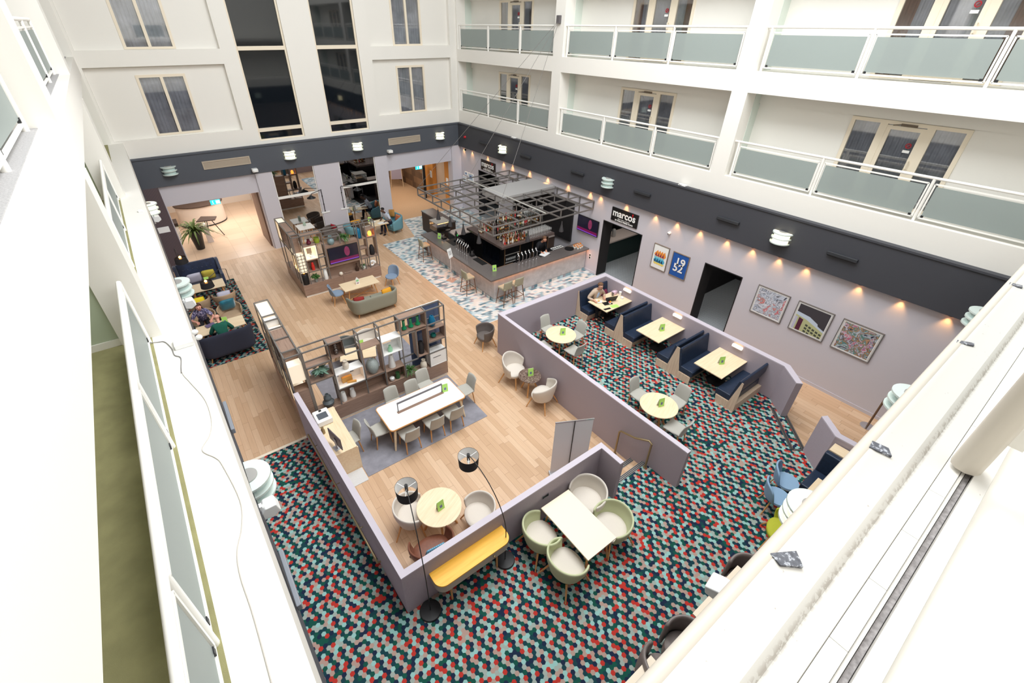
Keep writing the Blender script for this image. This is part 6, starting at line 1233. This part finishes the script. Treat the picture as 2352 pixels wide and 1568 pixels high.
# restaurant counter seen through the larger doorway
t = thing('restaurant_counter', 'dark tiled counter with a pale top inside the larger doorway', 'counter'); MB().box(14.3, 17.8, 12.2, 12.9, 0, 1.0).ob('front', mat('dark_green_tile', (24, 44, 42), .3), t); MB().box(14.25, 17.8, 12.1, 12.95, 1.0, 1.06).ob('worktop', mat('pale_stone', (186, 172, 164)), t)
for x in (15.4, 15.75): vase('coffee_jug', 'grey coffee jug %s on the restaurant counter' % ('left' if x < 15.5 else 'right'), x, 12.5, 1.06, [(.09, 0), (.1, .05), (.08, .3), (.05, .36)], MC['satin_grey_metal'], cat='jug')
# right corner floor lamp base and floor lamp
t = thing('post_stand', 'silver round base with a brown pole in the right corner by the near ledge', 'stand', (13.35, 1.05, 0)); MB().lathe([(.17, 0), (.17, .02), (.03, .04)], 28).ob('base', chrome, t, smooth=.6); MB().cyl((0, 0, .04), (0, 0, 1.0), .025).ob('pole', mat('brown_pole', (110, 84, 64), .5), t, smooth=SM)
# ============================================================ LEFT LEDGE THINGS
t = thing('junction_box', 'white junction box on the lower left ledge with trailing cables', 'box', (-.53, 6.7, 5.26)); MB().box(-.11, .12, -.13, .12, 0, .07).ob('box', potw, t, bevel=.01)
tag(MB().sph((0, 0, 0), (.045, .04, .04)).ob('spot_fitting', potw, smooth=SM, loc=(-.36, 6.84, 5.31)), 'small white spot lamp on the ledge edge, farther of two', 'light'); tag(MB().sph((0, 0, 0), (.045, .04, .04)).ob('spot_fitting', potw, smooth=SM, loc=(-.33, 6.66, 5.31)), 'small white spot lamp on the ledge edge, nearer of two', 'light')
def smooth_path(p, n=5):
    P = [Vector(q) for q in p]; P = [P[0]*2-P[1]]+P+[P[-1]*2-P[-2]]; o = []
    for i in range(1, len(P)-2):
        for k in range(n):
            t = k/n; a, b, c, d = P[i-1:i+3]; o.append(.5*((2*b)+(c-a)*t+(2*a-5*b+4*c-d)*t*t+(3*b-a-3*c+d)*t**3))
    return o+[P[-2]]
def cable(label, pts, m, r=.006): tag(MB().tube(smooth_path(pts), r, 6).ob('cable', m, smooth=SM), label, 'cable')
gc = mat('pale_cable', (196, 190, 182), .6); gk = mat('grey_cable', (120, 118, 116), .6)
cable('grey cable looping from the railing to the white junction box', [(-.95, 6.9, 5.4), (-.91, 6.93, 5.3), (-.82, 6.93, 5.27), (-.74, 6.88, 5.27), (-.68, 6.66, 5.27), (-.66, 6.45, 5.27), (-.6, 6.34, 5.27), (-.62, 6.1, 5.27), (-.63, 5.97, 5.27)], gk)
cable('pale cable snaking along the lower left ledge towards the camera', [(-.60, 6.3, 5.266), (-.62, 5.97, 5.266), (-.56, 5.69, 5.266), (-.46, 5.24, 5.266), (-.45, 4.83, 5.266), (-.5, 4.59, 5.266), (-.6, 4.4, 5.266), (-.5, 4.2, 5.266), (-.46, 4.05, 5.266), (-.4, 3.52, 5.266), (-.44, 3.22, 5.266), (-.52, 2.99, 5.266), (-.54, 2.74, 5.266), (-.52, 2.34, 5.266), (-.51, 1.5, 5.266)], gc, .005)
tag(MB().box(-.05, .05, -.05, .05, 0, .05).ob('cable_box', potw, bevel=.01, loc=(-.72, 13.39, 5.26)), 'small white cable box farther along the lower left ledge', 'box')
for y, l in ((17.3, 'farther'), (8.2, 'nearer')):
    cable('tangle of thin cables on the right band top, %s one' % l, [(XW-.17+.02*math.sin(i*1.7), y+.5-.07*i, 4.69+.03*abs(math.sin(i*1.1))) for i in range(16)], gk, .008)
# right hand band clutter box
for y, l in ((17.55, 'above the bar'), (8.45, 'above the posters')): tag(MB().box(-.06, .06, -.14, .14, 0, .05).ob('cable_box', potw, bevel=.01, loc=(XW-.12, y, 4.67)), 'small white cable box on top of the right band ' + l, 'box')
# ============================================================ THINGS ON THE BOOTH TABLE
zt = ZC+.74
t = thing('laptop', 'open black laptop in front of the woman in the beige cardigan', 'laptop', (11.25, 8.72, zt), PI-.25); MB().box(-.17, .17, -.02, .22, 0, .018).ob('base', blackp, t); MB().add([(-.17, .22, .015), (.17, .22, .015), (.17, .30, .23), (-.17, .30, .23)], [(0, 1, 2, 3)]).ob('lid', blackp, t, solid=.01)
tag(MB().lathe([(.08, 0), (.12, .02), (.115, .02), (.02, .012)], 24).ob('plate', potw, smooth=.8, loc=(10.80, 8.74, zt)), 'white plate with toast in front of the woman in the beige cardigan', 'plate'); tag(MB().box(-.05, .05, -.04, .04, 0, .03).ob('toast', mat('golden_toast', (226, 180, 110), .8), bevel=.012, loc=(10.80, 8.75, zt+.02), rz=.4), 'slice of toast on the white plate', 'food')
tag(MB().box(-.12, .2, -.1, .1, 0, .008).ob('napkin_tray', blackp, loc=(10.92, 8.5, zt), rz=-.3), 'black slate under the fruit pot', 'tray'); t = thing('fruit_pot', 'small white pot of red and yellow fruit on the booth table', 'pot', (11.0, 8.42, zt+.008)); MB().lathe([(.04, 0), (.055, .06)], 16).ob('pot', cup, t, smooth=.8); MB().sph((-.015, 0, .07), (.03, .04, .025)).ob('red_fruit', mat('red_fruit', (206, 40, 40), .4), t, smooth=SM); MB().sph((.02, .0, .075), (.03, .04, .025)).ob('yellow_fruit', mat('yellow_fruit', (240, 190, 50), .4), t, smooth=SM)
tag(MB().box(-.14, .14, -.09, .09, 0, .005).ob('menu_sheet', lime, loc=(11.02, 8.22, zt), rz=-.35), 'lime menu sheet lying flat on the booth table', 'menu'); tag(MB().box(-.13, .13, -.045, .045, 0, .006).ob('dark_card', blackp, loc=(10.68, 8.24, zt), rz=-.2), 'black card holder at the corner of the booth table', 'card')
t = thing('glass', 'glass of dark cola behind the laptop', 'glass', (11.50, 8.74, zt)); MB().cyl((0, 0, .004), (0, 0, .12), .034, .038).ob('drink', mat('cola', (50, 24, 16), .2), t, smooth=SM); MB().lathe([(.036, 0), (.041, .15)], 16, cap=False).ob('glass_wall', clear, t, smooth=SM)
tag(MB().lathe([(.04, 0), (.045, .15), (.047, .16)], 16).ob('paper_cup', card, smooth=.8, loc=(11.72, 8.60, zt)), 'tall white paper cup beside the pink bag', 'cup'); t = thing('paper_bag', 'crumpled pink and lilac bag on the booth table', 'bag', (11.62, 8.78, zt)); MB().loft([[(x*k, y*k, z) for x, y in ((-.1, -.05), (.09, -.06), (.11, .05), (-.09, .06))] for k, z in ((.8, 0), (1.05, .05), (.9, .1), (1.0, .14))]).ob('bag', mat('pink_bag', (226, 196, 214), .6, var=.15, vs=30), t, smooth=2)
tag(MB().box(-.04, .04, -.05, .05, 0, .07).ob('condiment_caddy', card, bevel=.01, loc=(11.62, 8.42, zt)), 'small white condiment caddy on the booth table', 'caddy')
cushion('maroon cushion on the far bench beside the woman', (11.48, 9.10, ZC+.62), (-.4, 0, .15), mat('maroon_cloth', (104, 30, 58), .8), (.44, .15, .36))
# left lounge table
tag(MB().box(-.14, .14, -.1, .1, 0, .012).ob('tablet', mat('tablet_screen', (110, 98, 128), .15), loc=(-.34, 15.48, .735), rz=.3), 'tablet held by the seated woman in the patterned blouse', 'tablet')
tag(MB().box(-.22, .22, -.14, .14, 0, .02).ob('napkin', mat('white_cloth', (236, 236, 236), .8), loc=(11.86, 12.80, H+.012), rz=.3), 'white cloth under the hands of the bartender', 'cloth')
# ============================================================ PEOPLE
def skin_mesh(name, chains, m, parent, root=(0, 0), sub=1):
    """chains of (point, radius); points closer than 1 mm are shared"""
    vs, rs, es, key = [], [], [], {}
    for ch in chains:
        prev = None
        for p, r in ch:
            k = tuple(round(c, 3) for c in p)
            if k not in key: key[k] = len(vs); vs.append(tuple(p)); rs.append(r)
            i = key[k]
            if prev is not None and prev != i: es.append((prev, i))
            prev = i
    me = bpy.data.meshes.new(name); me.from_pydata(vs, es, []); me.materials.append(m)
    o = bpy.data.objects.new(name, me); COL.objects.link(o); o.parent = parent
    o.modifiers.new('skin', 'SKIN').use_smooth_shade = True
    for i, r in enumerate(rs):
        d = me.skin_vertices[0].data[i]; d.radius = (r, r) if isinstance(r, float) else r; d.use_root = (i == 0)
    s = o.modifiers.new('sub', 'SUBSURF'); s.levels = s.render_levels = sub; return o
def ik(a, b, l1, l2, pole):
    a, b = Vector(a), Vector(b); d = b-a; L = min(d.length, (l1+l2)*.995); d.normalize()
    x = (l1*l1-l2*l2+L*L)/(2*L); h = math.sqrt(max(0, l1*l1-x*x)); p = Vector(pole); p = (p-d*p.dot(d)).normalized(); return a+d*x+p*h
def person(label, loc, rz, sk, shirt, trousers, hairm, seat=None, lean=.15, headf=.1, hands=((-.2, .4, .78), (.2, .4, .78)), sleeve=1.0, hair='short', knees=.44, female=False, glasses=False, vest=None, fz=0):
    t = thing('person', label, 'person', loc, rz); ph = (seat+.12) if seat else .94; k = .93 if female else 1.0
    pel = Vector((0, 0, ph)); wa = Vector((0, lean*.3, ph+.17)); chs = Vector((0, lean*.72, ph+.36)); nb = Vector((0, lean, ph+.51)); nk = nb+Vector((0, headf*.4, .075))
    jaw = nb+Vector((0, headf+.025, .125)); mid = nb+Vector((0, headf+.02, .19)); cr = nb+Vector((0, headf*.8, .255)); nose = mid+Vector((0, .10, -.025)); 
    trunk = [(pel, (.155*k, .12)), (wa, (.135*k, .105)), (chs, (.155*k, .115)), (nb, .065), (nk, .05)]
    head = [(nk, .05), (jaw, (.062, .07)), (mid, (.074, .088)), (cr, (.062, .07))]
    arms, shs, legs, fing, feet, slv = [], [], [], [], [], []
    for s, hd in ((-1, hands[0]), (1, hands[1])):
        sh = nb+Vector((s*.175*k, -.01, -.065)); wr = Vector(hd)-Vector((0, .06, -.01)); el = ik(sh, wr, .29, .26, (s*.6, -.4, -.6)); fd = (wr-el).normalized(); fd = (fd+Vector((0, .35, -.15))).normalized(); wr = el+(wr-el).normalized()*.25
        arms.append([(chs, (.155*k, .115)), (sh, .046), (el, .040), (wr, .028)]); pm_ = wr+fd*.05; arms[-1].append((pm_, (.034, .022)))
        side = fd.cross(Vector((0, 0, 1))).normalized()
        for q, (off, ln) in enumerate(((-.030, .062), (-.010, .074), (.011, .070), (.030, .055))):
            b0 = pm_+side*off*s*1.0+fd*.035; fing.append([(pm_, (.034, .022)), (b0, .0095), (b0+fd*ln*.55+Vector((0, 0, -.012)), .0085), (b0+fd*ln*.85+Vector((0, 0, -.035)), .0075)])
        tb = wr+fd*.02-side*s*.036; fing.append([(wr, .028), (tb, .0105), (tb+fd*.035-side*s*.018, .0095), (tb+fd*.06-side*s*.015+Vector((0, 0, -.015)), .008)])
        top = sh+(el-sh)*.85 if sleeve < 1 else None
        slv.append([(chs, (.175*k, .135)), (sh, .086), ((sh+(el-sh)*.9), .062)] if sleeve < 1 else [(chs, (.175*k, .135)), (sh, .086), (el, .058), (el+(wr-el)*.9, .044)])
        hp = pel+Vector((s*.095, .02, -.02))
        if seat: kn = Vector((s*.13, knees, seat+.06)); an = Vector((s*.13, knees+.06, .08+fz))
        else: kn = Vector((s*.1, .05, .5)); an = Vector((s*.11, -.02, .08))
        legs.append([(pel, (.155*k, .12)), (hp, .088), (kn, .06), (an, .038)]); toe = an+Vector((s*.02, .15, -.045)); feet.append([(an+Vector((0, -.05, -.035)), .04), (an+Vector((0, .03, -.03)), .045), (toe, .035)]); legs[-1].append((an+Vector((0, .06, -.04)), .03))
    ears = [[(mid, (.074, .088)), (mid+Vector((s*.078, -.005, -.01)), .014), (mid+Vector((s*.086, -.012, .008)), .012)] for s in (-1, 1)]
    tk = [(p, (r[0]*.72, r[1]*.72) if isinstance(r, tuple) else r*.85) for p, r in trunk]
    sw = lambda chs_: [[(p, (r[0]*.72, r[1]*.72) if (isinstance(r, tuple) and r[0] > .1) else r) for p, r in c] for c in chs_]
    skin_mesh('body', [tk, head, [(mid, (.074, .088)), (mid+Vector((0, .085, -.012)), .018), (nose, .013)]]+ears+sw(arms)+fing+sw(legs), sk, t)
    skin_mesh('shirt', [[(pel+Vector((0, 0, -.02)), (.172*k, .14)), (wa, (.155*k, .125)), (chs, (.175*k, .135)), (nb+Vector((0, -.01, -.02)), (.10, .09)), (nb+Vector((0, .0, .025)), .066)]]+slv, shirt, t)
    skin_mesh('trousers', [[(pel, (.168*k, .135)), (wa, (.12*k, .1))]]+[[(pel, (.168*k, .135)), (l[1][0], .102), (l[2][0], .074), (l[3][0]+Vector((0, 0, .03)), .056)] for l in legs], trousers, t)
    for f in feet: skin_mesh('shoe', [f], blackp, t)
    if vest: skin_mesh('blouse', [[(wa+Vector((0, .055, 0)), (.085, .095)), (chs+Vector((0, .052, 0)), (.08, .105)), (nb+Vector((0, .035, -.02)), .06)]], vest, t)
    e = MB()
    for s in (-1, 1): e.sph(mid+Vector((s*.031, .082, .005)), .011, 8, 6)
    e.ob('eyes', mat('eye_dark', (40, 30, 26), .3), t, smooth=SM)
    MB().tube([mid+Vector((-.022, .083, -.062)), mid+Vector((0, .09, -.063)), mid+Vector((.022, .083, -.062))], .006, 6).ob('mouth', mat('lip', (160, 86, 80), .5), t, smooth=SM)
    if glasses:
        g = MB()
        for s in (-1, 1): g.tube([mid+Vector((s*.034+.026*math.cos(a*PI/5), .096, .004+.02*math.sin(a*PI/5))) for a in range(10)], .003, 5, closed=True).bar(mid+Vector((s*.06, .094, .006)), mid+Vector((s*.082, -.0, .012)), .004)
        g.ob('glasses', blackp, t)
    if hairm:
        h = mid+Vector((0, -.018, .035))
        def hr(u, v):
            a = 2*PI*u; lim = 1.35+(.55 if hair != 'short' else .28)*(.5-.5*math.sin(a)) if True else 0
            if math.sin(a) > .2: lim = 1.25-.25*math.sin(a)
            th = lim*v; return (h.x+.090*math.sin(th)*math.cos(a), h.y+.105*math.sin(th)*math.sin(a), h.z+.098*math.cos(th))
        MB().grid(hr, 24, 7).ob('hair', hairm, t, smooth=3, solid=.012)
        if hair == 'bun': MB().sph(h+Vector((0, -.10, -.02)), (.05, .045, .05)).ob('hair_bun', hairm, t, smooth=SM)
        if hair == 'bob': MB().grid(lambda u, v: (h.x+.094*math.cos(PI+PI*u)*(1+.1*v), h.y+.1*math.sin(PI+PI*u)*(1+.1*v), h.z-.02-.13*v), 14, 4).ob('hair_back', hairm, t, smooth=3, solid=.016)
    return t
brown = mat('brown_hair', (112, 80, 56), .7); dkh = mat('dark_hair', (30, 24, 24), .7); redh = mat('auburn_hair', (86, 54, 40), .7)
trn = mat('navy_trousers', (30, 32, 52), .8); trb = mat('black_trousers', (24, 24, 28), .8)
person('woman in a beige cardigan and pale blue blouse eating at the far booth table', (10.98, 9.12, ZC), PI-.25, skin, mat('beige_cardigan', (198, 176, 156), .95, var=.06, vs=80), trb, brown, seat=.45, lean=.16, headf=.11, hands=((-.20, .36, .80), (.24, .42, .79)), hair='bun', female=True, glasses=True, vest=mat('pale_blue_blouse', (180, 202, 234), .8))
person('bartender in black bending over the counter behind the beer taps', (11.98, 13.42, .02), PI, mat('fair_skin', (206, 148, 120), .5), mat('black_shirt', (24, 24, 30), .8), trb, brown, lean=.26, headf=.16, hands=((-.1, .52, 1.10), (.16, .55, 1.10)))
person('man in a pale grey shirt and navy trousers reading papers in the teal tub sofa', (8.72, 21.3, 0), PI/2+.3, skind, mat('pale_grey_shirt', (192, 198, 212), .8), trn, dkh, seat=.44, lean=.24, headf=.14, hands=((-.22, .50, .74), (.18, .46, .74)), sleeve=.5)
blouse = noise_mix('navy_floral_blouse', [(.4, (40, 40, 68)), (.5, (128, 122, 162)), (.55, (66, 64, 100)), (.62, (206, 196, 222))], 22, .8, 3)
person('woman in a navy floral blouse seated by the left wall with a tablet', (-.47, 16.30, .012), PI, mat('rosy_skin', (222, 158, 138), .5), blouse, trb, redh, seat=.44, lean=.26, headf=.12, hands=((-.22, .62, .76), (.20, .56, .77)), sleeve=.5, hair='bob', female=True)
person('balding man in a dark green jumper seen from behind on the navy sofa', (-.08, 14.62, .012), 0, mat('pink_skin', (226, 168, 146), .5), mat('dark_green_jumper', (26, 92, 76), .9, var=.06, vs=90), trb, None, seat=.44, lean=.2, headf=.07, hands=((-.2, .5, .76), (.2, .5, .76)))
